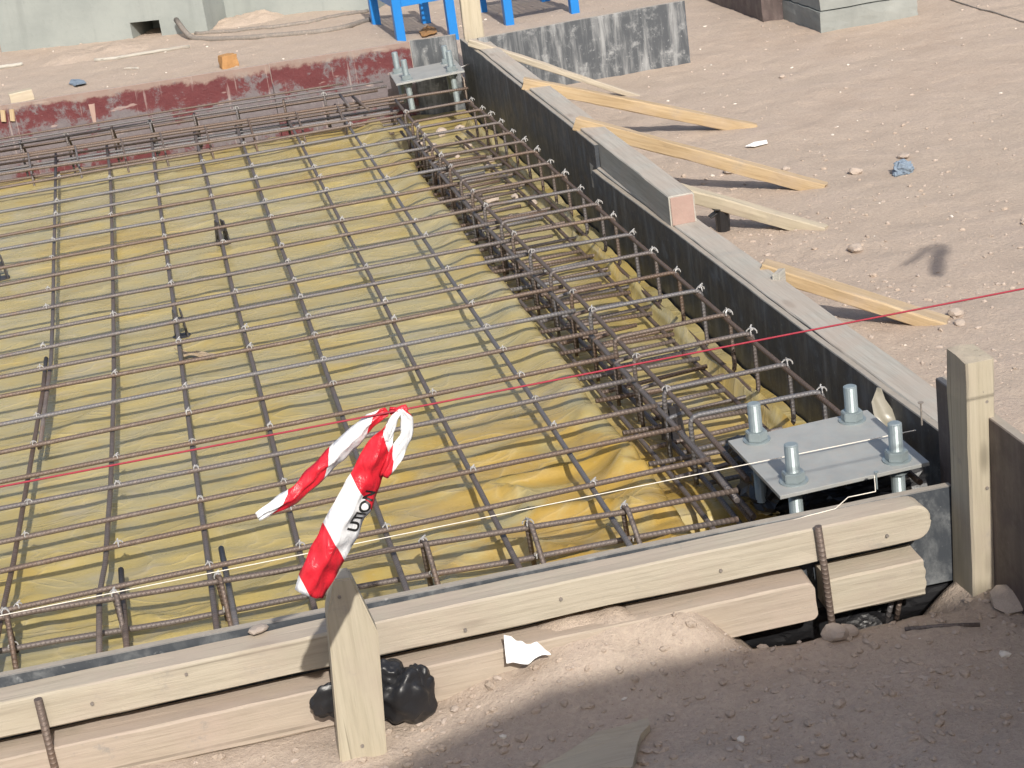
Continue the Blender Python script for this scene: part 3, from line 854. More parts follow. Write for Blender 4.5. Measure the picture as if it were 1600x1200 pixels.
# ------------------------------------------------------------------ caution tape
PERIOD = .165
def strip(name, px, widths, Y0, fold, parent, u0=0.0, yoff=None, half=None, mat='tape', N=44, wr=.003):
    """a lengthwise folded strip hanging in the plane y = Y0; px: centre line in photo pixels of that plane; widths metres"""
    ctr = [uy(x, y, Y0) for x, y in px]
    # resample
    L = [0]
    for a, b in zip(ctr, ctr[1:]): L.append(L[-1] + (b - a).length)
    def at(s, arr):
        for i in range(len(L) - 1):
            if s <= L[i + 1] + 1e-9:
                t = (s - L[i]) / (L[i + 1] - L[i]); return arr[i] * (1 - t) + arr[i + 1] * t if not isinstance(arr[i], Vector) else arr[i].lerp(arr[i + 1], t)
        return arr[-1]
    bm = bmesh.new(); uv = bm.loops.layers.uv.new('UVMap'); rows = []
    vsn = [-1, -.75, -.5, -.25, -.06, .06, .25, .5, .75, 1]
    if half == 'L': vsn = [v for v in vsn if v < 0]
    for i in range(N + 1):
        s = L[-1] * i / N
        c = at(s, ctr); d = (at(min(s + .01, L[-1]), ctr) - at(max(s - .01, 0), ctr)).normalized()
        sd_ = d.cross(Vector((0, 1, 0))).normalized()
        if sd_.x < 0: sd_ = -sd_
        wd = at(s, widths) / 2; fd = fold if not isinstance(fold, list) else at(s, fold)
        row = []
        for v in vsn:
            yy = fd * wd * (1 - abs(v)) * (1 if v < 0 else .8) + wr * noise.noise(Vector((s * 45, v * 2.2, u0 * 9 + Y0))) * 2
            p = c + sd_ * wd * v + Vector((0, -yy + fd * wd * .4, 0)) + sd_ * .0022 * noise.noise(Vector((s * 30, 3 if v > 0 else 9, u0)))
            row.append((bm.verts.new(p), s, v, p.copy()))
        rows.append(row)
    for a, b in zip(rows, rows[1:]):
        for k in range(len(vsn) - 1):
            q = (a[k], a[k + 1], b[k + 1], b[k]); f = bm.faces.new([t[0] for t in q]); f.smooth = True
            for lp, t in zip(f.loops, q): lp[uv].uv = (u0 + t[1] / PERIOD, t[2])
    o = obj(name, bm, M[mat], parent)
    so = o.modifiers.new('thickness', 'SOLIDIFY'); so.thickness = .0006
    return o, rows, L
tape = empty('caution_tape', uy(630, 640, TY), 'red and white caution tape folded and knotted to the red cord', 'caution tape', 'caution tapes')
tp_parts = []
o, rows, L = strip('strip', [(612, 662), (592, 703), (560, 775), (532, 832), (502, 890), (483, 930)], [.010, .036, .050, .053, .050, .042], TY - .004, .65, None, u0=-.141+1, wr=.0045)
tp_parts.append(o); main_rows, main_L = rows, L
o, _, _ = strip('tail', [(630, 640), (600, 645), (580, 658), (548, 690), (505, 733), (455, 780), (402, 807)], [.007, .013, .020, .027, .025, .024, .014], TY + .004, 1.0, None, u0=.2, wr=.004)
tp_parts.append(o)
o, _, _ = strip('loop', [(629, 639), (637, 655), (635, 680), (617, 712), (600, 745)], [.006, .014, .016, .022, .012], TY - .010, .5, None, u0=.52, N=20)
tp_parts.append(o)
o, _, _ = strip('loop', [(627, 641), (618, 652), (608, 672), (604, 690)], [.006, .008, .012, .006], TY - .006, .5, None, u0=.55, N=14)
tp_parts.append(o)
bm = bmesh.new(); bmesh.ops.create_icosphere(bm, subdivisions=2, radius=.008)
for v in bm.verts: v.co *= 1 + .35 * noise.noise(v.co * 200)
bmesh.ops.scale(bm, vec=(1.3, .8, .8), verts=bm.verts); bmesh.ops.translate(bm, vec=uy(628, 640, TY), verts=bm.verts)
uvl = bm.loops.layers.uv.new('UVMap')
for f in bm.faces:
    for lp in f.loops: lp[uvl].uv = (.2, 0)
tp_parts.append(obj('knot', bm, M['tape']))
# printed word on the fold, letters standing on the right edge
cu = bpy.data.curves.new('print', 'FONT'); cu.body = 'UTION'; cu.size = 1.0; cu.offset = .028
fo = bpy.data.objects.new('print', cu); COL.objects.link(fo)
bpy.context.view_layer.update()
tm = bpy.data.meshes.new_from_object(fo.evaluated_get(bpy.context.evaluated_depsgraph_get()))
bpy.data.objects.remove(fo)
bmt = bmesh.new(); bmt.from_mesh(tm)
bmesh.ops.triangulate(bmt, faces=bmt.faces[:])
for _ in range(3):
    es = [e for e in bmt.edges if e.calc_length() > .12]
    if es: bmesh.ops.subdivide_edges(bmt, edges=es, cuts=1)
    bmesh.ops.triangulate(bmt, faces=bmt.faces[:])
xm = max(v.co.x for v in bmt.verts)
sLen = .076; s_start = None
def main_pt(s, v):
    i = s / main_L[-1] * (len(main_rows) - 1); i = max(0, min(len(main_rows) - 1.001, i)); a = int(i); t = i - a
    def rowpt(r):
        for q0, q1 in zip(r, r[1:]):
            if q0[2] <= v <= q1[2]:
                k = (v - q0[2]) / (q1[2] - q0[2]); return q0[3].lerp(q1[3], k)
        return r[-1][3]
    return rowpt(main_rows[a]).lerp(rowpt(main_rows[a + 1]), t)
bm = bmesh.new()
vm = {}
for v in bmt.verts:
    s_ = .163 - v.co.x / xm * .064; vv = .84 - v.co.y * .62 / .7
    vm[v] = bm.verts.new(main_pt(s_, vv) + Vector((0, -.0022, 0)))
for f in bmt.faces:
    try: bm.faces.new([vm[v] for v in f.verts])
    except ValueError: pass
bmt.free()
tp_parts.append(obj('lettering', bm, M['ink']))
for o in tp_parts: child_at(o, tape)
# a second tape, out of the picture to the upper right, whose soft shadow lies on the soil
sh = hit(1441, 388)
tz = sh.z + (sh.y - TY) / (math.cos(R_(SUN_EL)) / math.sin(R_(SUN_EL)))
ap2 = Vector((sh.x + .0373 * (sh.y - TY), TY, tz))
t2 = tape.copy(); COL.objects.link(t2)
t2.location = ap2; t2.scale = (.8, .8, .8)
t2['label'] = 'caution tape on the higher cord, throwing its soft shadow on the soil at right'; t2['group'] = 'caution tapes'
for o in tp_parts:
    c = o.copy(); COL.objects.link(c); c.parent = t2; c.matrix_parent_inverse = o.matrix_parent_inverse.copy()
cord('cord', [ap2 + Vector((-4, 0, .02)), ap2, ap2 + Vector((4, 0, .03))], .0014, M['cord_red'], 'higher red cord holding the second tape')

# ------------------------------------------------------------------ rebar pins and loose steel at the near edge
def pin(pts, label, r=.0065, grp='rebar pins holding the near timbers'):
    return tag(bar('rebar_pin', pts, r, M['rebar'], n=10), label, 'rebar pin', grp)
def nfront(px, off):
    y = -.3
    for _ in range(20):
        q = uy(*px, y); y = near_y(q.x) - off
    return q
pin([nfront((59, 1092), .090), nfront((87, 1205), .098), nfront((92, 1240), .10)], 'rebar pin leaning on the upper timber at the left end', .0072)
pin([nfront((1278, 822), .090), nfront((1290, 900), .094), nfront((1300, 976), .100), nfront((1304, 1010), .102)], 'rebar pin leaning on both near timbers at the right end', .0068)
for q0, q1, lb in (((1396, 925), (1385, 975), 'left one of two short rebar ends in the hollow under the near form'), ((1408, 922), (1400, 972), 'right one of two short rebar ends in the hollow under the near form')):
    pin([nfront(q0, .03), nfront(q1, .035)], lb, .0055, 'rebar ends in the hollow')
a, b = hit(1414, 986), hit(1531, 979)
tag(bar('steel_rod', [a + Vector((0, 0, .004)), a.lerp(b, .5) + Vector((0, 0, .006)), b + Vector((0, 0, .004))], .0042, M['rebar']), 'thin dark rod lying on the shaded soil by the corner post', 'steel rod')
c0_ = hit(1412, 953); c1_ = hit(1436, 950)
pts = [c0_.lerp(c1_, i / 60) + Vector((0, math.sin(i * .62) * .008, math.cos(i * .62) * .008 + .012)) for i in range(61)]
tag(link('spring', tube_mesh('spring', pts, .0014, 6), M['zinc']), 'small coil spring lying in the hollow under the near form', 'spring')

# ------------------------------------------------------------------ plastic bag, paper, rag, cap, scraps
def crumple(name, lobes, mat, label, cat, sub=5, amp=.35, sc=18, flat=None, smooth=False):
    bm = bmesh.new()
    for c, r in lobes:
        ret = bmesh.ops.create_icosphere(bm, subdivisions=sub, radius=1.0)
        for v in ret['verts']:
            d = v.co.normalized(); q = Vector((d.x * r[0], d.y * r[1], d.z * r[2])) + c
            n1 = (1 - abs(noise.noise(q * sc))) ** 4; n2 = (1 - abs(noise.noise(q * sc * 2.1 + Vector((5, 1, 2))))) ** 4
            n4 = (1 - abs(noise.noise(q * sc * 4.3 + Vector((1, 7, 2))))) ** 4; n3 = noise.noise(q * sc * .5)
            k = 1 + amp * (.55 * n3 + .50 * n1 + .30 * n2 + .12 * n4 - .35)
            if flat: k = 1 + .30 * n3 + random.uniform(-.26, .26)
            v.co = Vector((d.x * r[0] * k, d.y * r[1] * k, d.z * r[2] * k)) + c
    o = obj(name, bm, mat, None, smooth or bool(flat))
    if flat:
        sb = o.modifiers.new('folds', 'SUBSURF'); sb.levels = 1; sb.render_levels = 1
    return tag(o, label, cat)
bc = uy(622, 1085, -.395)
lob = [(bc + Vector((.012, 0, -.004)), (.052, .036, .050)), (bc + Vector((-.012, .012, .034)), (.036, .024, .036)), (uy(520, 1095, -.395), (.040, .012, .036)), (bc + Vector((.040, .006, .008)), (.022, .018, .044)), (uy(570, 1105, -.395), (.05, .012, .03))]
crumple('plastic_bag', lob, M['black'], 'crumpled shiny black plastic bag stuffed behind the pointed stake', 'plastic bag', 3, .55, 19, True)
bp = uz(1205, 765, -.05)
crumple('plastic_wrap', [(bp + Vector((.02, .06, 0)), (.06, .12, .05)), (bp + Vector((.0, .15, .02)), (.04, .06, .035)), (bp + Vector((.16, -.06, -.02)), (.16, .05, .05))], M['black'], 'black plastic wrapping crumpled under the near anchor plate', 'plastic wrap', 4, .7, 17)  # black lobes: part plastic, part stand-in for the shade under the plate
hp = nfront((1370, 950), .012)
crumple('plastic_wrap', [(hp + Vector((-.12, .03, .0)), (.16, .03, .055)), (hp + Vector((.08, .035, .01)), (.14, .03, .06)), (hp + Vector((-.02, -.01, -.03)), (.05, .03, .03))], M['black'], 'black plastic stuffed in the dark hollow under the near form', 'plastic wrap', 4, .5, 17)  # black lobes added to darken the hollow, in place of its shade
def outline_sheet(name, px, mat, label, cat, th=.0012, crump=.006, lift=.006, plane=None, sc=30, nsub=4):
    """a small thin thing lying on the soil: outline in photo pixels on the soil surface"""
    P_ = [(hit(*p) if plane is None else plane(*p)) for p in px]
    c = sum(P_, Vector()) / len(P_)
    bm = bmesh.new(); vs_ = [bm.verts.new(p + Vector((0, 0, lift))) for p in P_]; cv = bm.verts.new(c + Vector((0, 0, lift)))
    for i in range(len(vs_)): bm.faces.new((vs_[i], vs_[(i + 1) % len(vs_)], cv))
    for _ in range(nsub): bmesh.ops.subdivide_edges(bm, edges=bm.edges[:], cuts=1)
    for v in bm.verts:
        v.co.z += crump * (.6 + noise.noise(v.co * sc) + .5 * noise.noise(v.co * sc * 2.5))
    bmesh.ops.recalc_face_normals(bm, faces=bm.faces)
    if bm.faces[:][0].normal.z < 0: bmesh.ops.reverse_faces(bm, faces=bm.faces)
    r = bmesh.ops.extrude_face_region(bm, geom=bm.faces[:])
    bmesh.ops.translate(bm, vec=(0, 0, th), verts=[g_ for g_ in r['geom'] if isinstance(g_, bmesh.types.BMVert)])
    bmesh.ops.recalc_face_normals(bm, faces=bm.faces)
    return tag(obj(name, bm, mat), label, cat)
def tilt(x, y):
    p0 = hit(826, 1046) + Vector((0, -.035, .010)); n_ = Vector((0, -.62, .78)); d = ray(x, y)
    return CAM + d * ((p0 - CAM).dot(n_) / d.dot(n_))
outline_sheet('paper', [(789, 1003), (800, 1000), (822, 1012), (840, 1010), (862, 1030), (842, 1032), (826, 1045), (812, 1042), (792, 1040), (790, 1020)], M['paper'], 'torn white paper scrap lying on the soil against the lower timber', 'paper', .0012, .011, .004, lambda x, y: tilt(x, y), 26)
outline_sheet('board', [(845, 1215), (880, 1196), (935, 1160), (992, 1143), (1014, 1136), (1017, 1146), (1003, 1162), (998, 1176), (990, 1215)], M['wood_stake'], 'broken flat wood splinter half buried in the shaded soil at the bottom edge', 'board', .014, .002, .004, None, 12, 3)
outline_sheet('leaf', [(272, 546), (290, 553), (308, 549), (340, 556), (322, 559), (300, 557), (288, 559)], M['wood_new'], 'dry curled leaf on the yellow sheet between two bars', 'leaf', .001, .005, 0, lambda x, y: uz(x, y, -.062), 40, 3)
rg = hit(1411, 270)
crumple('rag', [(rg + Vector((0, 0, .018)), (.030, .026, .022)), (rg + Vector((-.025, -.015, .004)), (.020, .016, .009)), (rg + Vector((.025, .01, .006)), (.014, .014, .012))], M['rag'], 'crumpled blue grey rag on the open soil at upper right', 'rag', 4, .9, 34)
def cap():
    base = hit(1126, 357) + Vector((.0, -.03, .0))
    root = empty('plastic_scrap', base, 'black plastic cap with a flap standing beside the flat grey timber', 'plastic scrap')
    bm = bmesh.new(); cyl(bm, Vector((0, 0, .035)), .022, .07, 10, .024)
    obj('body', bm, M['black'], root)
    bm = bmesh.new(); add_box(bm, (.004, 0, .074), (.074, .045, .004), .001, Matrix.Rotation(.16, 3, 'Y')); obj('lid', bm, M['black'], root)
    bm = bmesh.new(); add_box(bm, (-.032, -.004, .060), (.026, .03, .006), .002, Matrix.Rotation(-.5, 3, 'Y')); obj('flap', bm, M['black'], root)
cap()
def scrap_strip():
    a = uz(1371, 606, .088); b = uy(1400, 672, a.y - .07)
    pts = [(a, .006), (a.lerp(b, .25) + Vector((-.012, 0, 0)), .016), (a.lerp(b, .6) + Vector((-.012, 0, 0)), .024), (b, .020)]
    bm = bmesh.new(); rows_ = []
    for p, h in pts:
        rows_.append([bm.verts.new(p + Vector((u * h, .006 * math.cos(u * 2.5) - .003, 0))) for u in (-1, -.4, .2, 1)])
    for r0, r1 in zip(rows_, rows_[1:]):
        for k in range(3): bm.faces.new((r0[k], r0[k + 1], r1[k + 1], r1[k]))
    o = obj('plastic_strip', bm, M['clear'], None, True)
    m_ = o.modifiers.new('thickness', 'SOLIDIFY'); m_.thickness = .001
    tag(o, 'dull torn plastic strip hanging over the right form edge near the corner', 'plastic strip')
scrap_strip()

# ------------------------------------------------------------------ stones
def stone_mesh(seed, sub=2, flat=.6):
    bm = bmesh.new(); bmesh.ops.create_icosphere(bm, subdivisions=sub, radius=1.0)
    for v in bm.verts:
        d = v.co.normalized(); k = 1 + .30 * noise.noise(d * 1.2 + Vector((seed * 7.1, 0, 3))) + .14 * noise.noise(d * 3 + Vector((seed, 4, 1)))
        v.co = Vector((d.x * k, d.y * k * .85, d.z * k * flat))
    me = bpy.data.meshes.new('stone'); bm.to_mesh(me); bm.free(); me.materials.append(M['stone'])
    return me
SM = [stone_mesh(i) for i in range(4)]
SP = [(1580, 938, .044, 'large flat stone beside the corner post at the right edge'), (1337, 267, .024, 'pale rounded stone left of the blue grey rag'), (1338, 389, .028, 'angular stone on the open soil right of the brace feet'),
      (1412, 243, .024, 'flat stone just beyond the blue grey rag'), (1141, 266, .026, 'flat pale stone under the second brace'), (1120, 304, .016, 'small stone behind the black plastic cap'),
      (1228, 263, .016, 'small stone beside the foot of the second brace'), (1494, 489, .022, 'lumpy stone touching the foot of the nearest brace'), (1500, 505, .016, 'small clod at the foot of the nearest brace'),
      (1306, 990, .026, 'earth clod at the foot of the right rebar pin'), (1325, 988, .020, 'smaller earth clod in the hollow right of the rebar pin'), (1258, 996, .022, 'yellowish clod in the hollow left of the right rebar pin'),
      (711, 1108, .010, 'dark pebble on sunlit soil right of the black bag'), (405, 985, .020, 'flat mortar lump on top of the upper near timber'), (1222, 119, .016, 'pebble on the soil far right')]
for i, (px, py, r, lb) in enumerate(SP):
    o = bpy.data.objects.new('stone', SM[i % 4]); COL.objects.link(o)
    p = hit(px, py + r * 150) if 'mortar' not in lb else uz(px, py + 3, .074)
    o.location = p + Vector((0, 0, r * .32)); o.scale = (r, r, r * (.6 if 'flat' in lb else .95)); o.rotation_euler = (random.uniform(-.2, .2), random.uniform(-.2, .2), random.uniform(0, 6))
    tag(o, lb, 'stone', 'loose stones on the soil')
rv, rf = [], []
for i in range(22):
    x = random.uniform(1.26, 1.52); y = random.uniform(2.9, 4.6); r = random.uniform(.010, .028); o_ = len(rv); me_ = SM[i % 4]
    rot = Matrix.Rotation(random.uniform(0, 6), 3, 'Z'); z = sheet_z(x, y)
    rv += [tuple(rot @ v.co * r + Vector((x, y, z + r * .3))) for v in me_.vertices]; rf += [[k + o_ for k in p.vertices] for p in me_.polygons]
me_ = bpy.data.meshes.new('rubble'); me_.from_pydata(rv, [], rf)
tag(link('rubble', me_, M['stone']), 'rubble fallen into the far end of the right edge trench', None, None, 'stuff')
def scatter(name, n, rmin, rmax, mat, label, areas, sub=1, power=2.2):
    base = []
    for k in range(5):
        b_ = bmesh.new(); bmesh.ops.create_icosphere(b_, subdivisions=sub, radius=1.0)
        V = []
        for v in b_.verts:
            d = v.co; V.append(d * (1 + .35 * noise.noise(d * 1.3 + Vector((k * 9, 1, 1)))))
        base.append((V, [[v.index for v in f.verts] for f in b_.faces])); b_.free()
    V, F = [], []
    for _ in range(n):
        ax = random.choices(areas, [a_[4] for a_ in areas])[0]
        x = random.uniform(ax[0], ax[1]); y = random.uniform(ax[2], ax[3])
        if x < right_x(y) + .12 and near_y(x) - .1 < y < far_y(x) + .03: continue
        if noise.noise(Vector((x * 2.3, y * 2.3, 8))) < random.uniform(-.7, .25): continue
        r = rmin + (rmax - rmin) * random.random() ** power
        bv, bf = random.choice(base); rot = Matrix.Rotation(random.uniform(0, 6.28), 3, 'Z') @ Matrix.Diagonal((random.uniform(.7, 1.5), random.uniform(.6, 1), random.uniform(.35, .8)))
        z = g(x, y); o_ = len(V)
        for v in bv: V.append(tuple(rot @ v * r + Vector((x, y, z + r * .12))))
        F += [[i + o_ for i in f] for f in bf]
    me = bpy.data.meshes.new(name); me.from_pydata(V, [], F)
    tag(link(name, me, mat), label, None, None, 'stuff')
scatter('pebbles', 8000, .0015, .009, M['stone'], 'small pebbles and clods strewn over the soil', [(-.6, 2.2, -.95, -.3, 5), (1.8, 3.3, -.5, 2.2, 3.5), (1.8, 4.2, -.5, 3, 2.5), (1.8, 4.5, 3, 8, 2.2), (-1, 2, 5.3, 8, .8)], 1, 3.0)
scatter('clods', 2600, .002, .013, M['ground'], 'crumbs of soil lying on the ground', [(-.3, 2.0, -.95, -.3, 6), (1.8, 3.4, -.5, 3, 2)], 1, 2.6)
scatter('pale_chips', 260, .003, .011, M['chip'], 'pale wood and mortar chips strewn over the soil', [(1.8, 4.4, -.3, 7.5, 5), (-.8, 1.8, 5.3, 8, .6), (-.2, 1.9, -.9, -.35, .5)], 1, 2.5)

# ------------------------------------------------------------------ things beyond the far form
def stand(fl, fr, bl_, label, top=.30):
    g0 = hit(*fl); g1 = uz(*fr, g0.z)
    g2 = uz(*bl_, g0.z) if bl_ else g0 + Vector((-.06, .62, 0))
    wd = g1.x - g0.x + .03; e1 = Vector((.998, .06, 0)).normalized(); e2 = Vector((-e1.y, e1.x, 0)); dp = g2.y - g0.y
    root = empty('work_stand', g0, label, 'work stand', 'blue steel work stands')
    rot = Matrix((e1, e2, Vector((0, 0, 1)))).transposed(); root.rotation_euler = rot.to_euler()
    t = .048
    for x in (t / 2, wd - t / 2):
        for y in (t / 2, dp - t / 2):
            bm = bmesh.new(); add_box(bm, (x, y, top / 2 - .03), (t, t, top + .06), .003); obj('leg', bm, M['blue'], root)
    for (cx, cy, sx, sy) in ((wd / 2, t / 2, wd - 2 * t, t * .8), (wd / 2, dp - t / 2, wd - 2 * t, t * .8), (t / 2, dp / 2, t * .8, dp - 2 * t), (wd - t / 2, dp / 2, t * .8, dp - 2 * t)):
        bm = bmesh.new(); add_box(bm, (cx, cy, top - .105), (sx - .002, sy - .002, .052), .003); obj('rail', bm, M['blue'], root)
    bm = bmesh.new()
    for i in range(12): add_box(bm, (wd * (i + .5) / 12, dp / 2, top - .072), (.006, dp - .05, .01))
    for i in range(18): add_box(bm, (wd / 2, .03 + (dp - .06) * i / 17, top - .060), (wd - .05, .006, .008))
    obj('platform_grid', bm, M['blue'], root)
stand((621, 64), (716, 55), (588, 36), 'blue steel work stand left of the far corner post')
stand((791, 40), (905, 24), None, 'blue steel work stand right of the far corner post, mostly out of the picture', .28)
q0 = hit(905, 129); q1 = hit(1079, 98)
dk = (q1 - q0).normalized()
pa = q1 - dk * ((q1 - uy(760, 60, q1.y)).length)
panel('form_panel', (pa.x, pa.y), (q1.x, q1.y), -.2, uy(1072, 0, q1.y).z - .01, .021, M['ply_worn'], 'stained dark plywood board standing alone on the soil beyond the right form', -1, uy(1072, 0, q1.y).z + .0, seed=8)
# concrete pedestal at the upper right
c = hit(1283, 52); cl_ = hit(1222, 31); cr_ = hit(1434, 24)
def pedestal():
    root = empty('concrete_footing', c, 'stained grey concrete footing with a cracked joint at the top right', 'concrete footing')
    e1 = cr_ - c; e1.z = 0; e2 = cl_ - c; e2.z = 0; W, D = e1.length, e2.length
    e1.normalize(); e2 = Vector((-e1.y, e1.x, 0))
    root.rotation_euler.z = math.atan2(e1.y, e1.x)
    for nme, z0, z1, ins, mt in (('base_course', -.15, .098, 0, 'concrete'), ('upper_course', .104, .62, .006, 'concrete')):
        bm = bmesh.new(); add_box(bm, (W / 2, D / 2, (z0 + z1) / 2), (W - 2 * ins, D - 2 * ins, z1 - z0))
        bmesh.ops.subdivide_edges(bm, edges=bm.edges[:], cuts=9, use_grid_fill=True)
        for v in bm.verts:
            v.co += noise.noise_vector(v.co * 7) * .006 + noise.noise_vector(v.co * 22) * .004
        obj(nme, bm, M[mt], root)
pedestal()
a = hit(1150, 4); b = hit(1222, 30)
tag(timber('timber', a + (a - b) * 1.2 + Vector((0, 0, .05)), b + Vector((-.02, 0, .05)), .16, .17, M['ply_brown'], .01, .006, 12, seed=31), 'dark brown baulk lying against the concrete footing', 'timber')  # dark block filling the dark brown area left of the footing
# road barriers
def barrier(p0, p1, label, pocket=None, h=.85):
    a = hit(*p0); b = hit(*p1); d = b - a; d.z = 0; L = d.length
    zb = min(a.z, b.z) - .05
    root = empty('road_barrier', (a.x, a.y, zb), label, 'road barrier', 'pale concrete road barriers'); root.rotation_euler.z = math.atan2(d.y, d.x)
    prof = [(0, 0), (0, .45), (.12, .60), (.17, h), (.39, h), (.44, .60), (.56, .45), (.56, 0)]
    cuts = [0]
    if pocket: cuts += [pocket[0], pocket[1]]
    cuts += [L]
    bm = bmesh.new()
    def seg(x0, x1, pr):
        f0 = [bm.verts.new((x0, y, z)) for y, z in pr]; f1 = [bm.verts.new((x1, y, z)) for y, z in pr]
        n = len(pr)
        bm.faces.new(f0); bm.faces.new(list(reversed(f1)))
        for i in range(n): bm.faces.new((f0[i], f1[i], f1[(i + 1) % n], f0[(i + 1) % n]))
    if pocket:
        seg(0, pocket[0], prof); seg(pocket[1], L, prof)
        pt = pocket[2]
        seg(pocket[0], pocket[1], [(.30, 0), (.30, pt - .002), (.55, pt - .002), (.55, 0)])
        seg(pocket[0], pocket[1], [(0, pt)] + prof[1:-1] + [(.56, pt)])
    else: seg(0, L, prof)
    bmesh.ops.recalc_face_normals(bm, faces=bm.faces)
    obj('body', bm, M['barrier'], root)
    return root, a, d.normalized()
A_, B_ = hit(3, 82), hit(325, 49)
dd = (B_ - A_); dd.z = 0
def along_b(px):
    q = ux(px[0], px[1], 0) if False else hit(*px); return (q - A_).dot(dd.normalized())
x0, x1 = along_b((203, 62)), along_b((251, 57))
barrier((3, 82), (325, 49), 'pale concrete road barrier with a dark pocket in its foot at the upper left', (x0, x1, .05 + .10))
barrier((347, 33), (585, 17), 'pale concrete road barrier farther back, left of the blue stand')
# sand heap between the barriers
def heap(px, r, h, label, seed):
    c = hit(*px); bm = bmesh.new(); n = 26; rings = []
    bm2 = bmesh.ops.create_grid(bm, x_segments=26, y_segments=26, size=1.0)
    for v in bm.verts:
        d = min(1, v.co.length); k = (1 - d * d) ** 1.3
        x, y = c.x + v.co.x * r, c.y + v.co.y * r * .7
        v.co = Vector((x, y, g(x, y) - .012 + h * k * (1 + .5 * noise.noise(Vector((x * 6, y * 6, seed)))) + .02 * k * noise.noise(Vector((x * 22, y * 22, seed)))))
    return tag(obj('sand_heap', bm, M['ground'], None, True), label, 'sand heap')
heap((385, 32), .30, .05, 'small sand heap at the end of the road barrier', 3)
heap((150, 84), .5, .04, 'low drift of sand along the foot of the road barrier', 5)
# hose, sticks, offcuts
def ground_line(name, px, r, mat, label, cat, lift=.5):
    P_ = [hit(*p) for p in px]; out = []
    for a, b in zip(P_, P_[1:]):
        for i in range(6): out.append(a.lerp(b, i / 6))
    out.append(P_[-1])
    out = [Vector((p.x, p.y, g(p.x, p.y) + r * lift)) for p in out]
    return tag(link(name, tube_mesh(name, out, r, 7), mat), label, cat)
q = [hit(*p) for p in ((300, 62), (330, 64), (380, 62), (440, 57), (500, 52), (540, 45), (575, 34), (590, 30))]
pts = [hit(280, 55) + Vector((0, 0, .09)), hit(290, 60) + Vector((0, 0, .045))] + [Vector((p.x, p.y, g(p.x, p.y) + .008)) for p in q]
tag(link('hose', tube_mesh('hose', bend(pts, .15, 4), .016, 9), M['hose']), 'grey hose with a raised end snaking over the sand at upper left', 'hose')
ground_line('hose', [(305, 54), (360, 51), (420, 45), (480, 37), (540, 24), (575, 19)], .012, M['hose'], 'thinner grey hose lying behind the other hose', 'hose')
ground_line('stick', [(148, 96), (200, 90), (260, 80), (297, 75)], .010, M['wood_grey'], 'long thin stick lying on the sand in front of the barrier', 'stick', .8)
ground_line('stick', [(-30, 112), (0, 108), (36, 102)], .012, M['wood_grey'], 'stick cut by the left picture edge on the far sand', 'stick', .8)
ground_line('stick', [(194, 109), (205, 108), (217, 108)], .006, M['wood_grey'], 'short twig on the far sand between barrier and red form', 'stick', .8)
ground_line('cord', [(1470, -6), (1520, 12), (1610, 36)], .004, M['hose'], 'brown cord lying on the soil in the top right corner', 'cord', .8)
p = hit(35, 160)
tag(timber('wood_block', p + Vector((-.055, -.01, .03)), p + Vector((.06, .0, .035)), .07, .055, M['wood_stake'], .003, .001, 4), 'pale wood offcut on the sand behind the red form at far left', 'wood offcut')
p = hit(359, 106)
bm = bmesh.new(); add_box(bm, p + Vector((0, .02, .03)), (.085, .06, .07), .006, Matrix.Rotation(.25, 3, 'Z'))
bmesh.ops.subdivide_edges(bm, edges=bm.edges[:], cuts=4, use_grid_fill=True)
for v in bm.verts: v.co += noise.noise_vector(v.co * 25) * .009
tag(obj('card_box', bm, M['card']), 'small crushed brown box on the sand behind the red form', 'box')
outline_sheet('card', [(655, 52), (668, 44), (680, 46), (684, 54), (660, 60)], M['card'], 'brown card scrap under the blue stand', 'card', .003, .01, .004, None, 20, 3)
outline_sheet('paper', [(1165, 232), (1180, 225), (1198, 222), (1200, 227), (1180, 232)], M['paper'], 'white paper strip on the soil near the second brace', 'paper', .0015, .004, .004, None, 20, 2)
outline_sheet('plastic_strip', [(108, 133), (113, 127), (132, 128), (136, 133), (120, 137)], M['rag'], 'grey scrap on the sand behind the red form', 'plastic strip', .003, .008, .004, None, 20, 3)
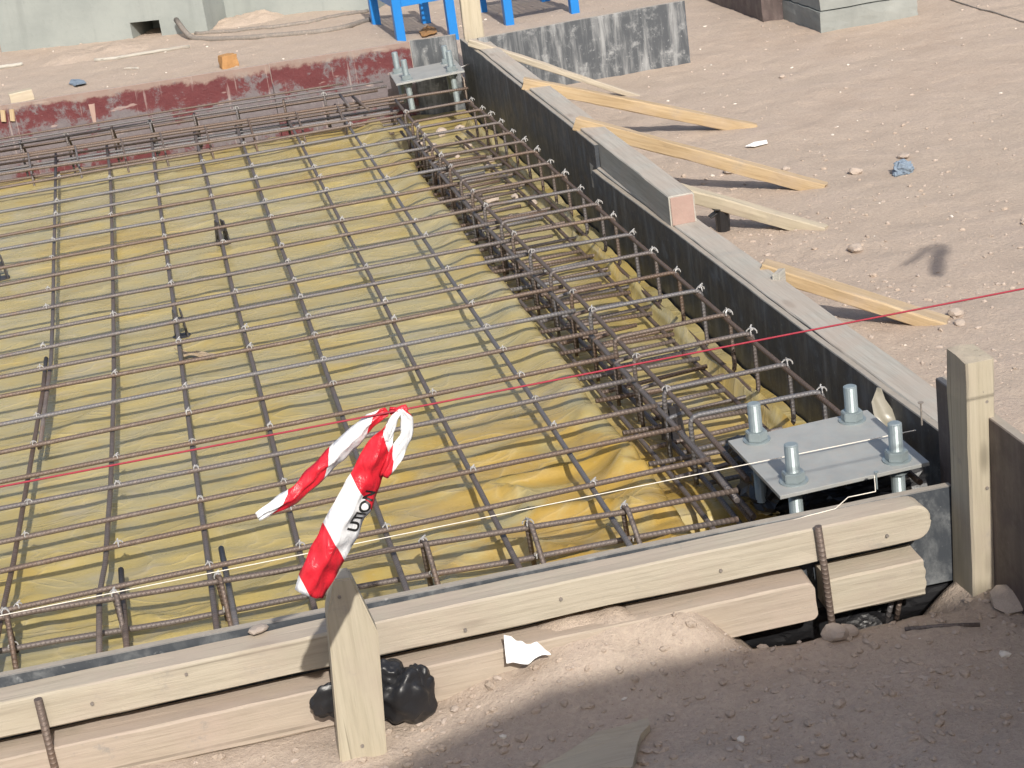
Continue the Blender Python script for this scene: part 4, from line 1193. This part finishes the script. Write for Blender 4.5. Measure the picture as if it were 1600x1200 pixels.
# pale battens at the top edge of the red form, far left
for px, lb in (((4, 182), 'pale wood wedge on the red form cut by the left edge'), ((18, 181), 'pale wood wedge on the red form, second from the left edge')):
    t_ = uy(px[0], px[1] - 10, far_y(-.45) - .008); b_ = uy(px[0] + 2, px[1] + 8, far_y(-.45) - .010)
    tag(timber('wedge', b_, t_, .022, .010, M['wood_new'], .002, .0008, 4, up=Vector((0, 1, 0))), lb, 'wedge', 'wedges on the red form')
t_ = uy(143, 163, far_y(-.1) - .006); b_ = uy(148, 192, far_y(-.1) - .008)
tag(timber('wedge', t_, b_, .028, .006, M['pink'], .002, .0012, 6, up=Vector((0, 1, 0)), taper=.45), 'pinkish splinter of bare wood on the red form', 'wedge', 'wedges on the red form')
t_ = uz(822, 121, 0.1); a = ux(795, 125, 1.622) if False else None
# spike with a crossbar sticking out of the far right panel beside the far plate
e0 = ux(733, 100, 1.628); 
tag(bar('spike', [e0, e0 + Vector((-.07, -.01, -.012))], .003, M['wire']), 'thin steel spike sticking out of the right panel beside the far anchor plate', 'spike')
# unseen blocker added behind the viewer, top edge shaped to shade the foreground soil
def hut():
    E0 = [uz(600, 1190, -.1), uz(800, 1090, -.1)]
    k = math.cos(R_(SUN_EL)) / math.sin(R_(SUN_EL)); yb = -4.6
    def zt(x, y): return -.1 + (y - yb) / k
    z1 = zt(0, -.405); z0 = z1 - (.678 + 2.4) * .32
    root = empty('site_hut', (1, yb, -.1), 'plain pale site hut standing behind the viewer', 'hut')
    prof = [(-2.4, -.5), (7.5, -.5), (7.5, z1 - .005), (.80, z1), (-2.4, z0)]
    bm = bmesh.new()
    f = [bm.verts.new((x, yb, z)) for x, z in prof]; b_ = [bm.verts.new((x, yb - 2.5, z)) for x, z in prof]
    n = len(prof); bm.faces.new(f); bm.faces.new(list(reversed(b_)))
    for i in range(n): bm.faces.new((f[i], b_[i], b_[(i + 1) % n], f[(i + 1) % n]))
    bmesh.ops.recalc_face_normals(bm, faces=bm.faces)
    child_at(obj('wall', bm, M['wallm']), root)
hut()
bpy.context.view_layer.update()
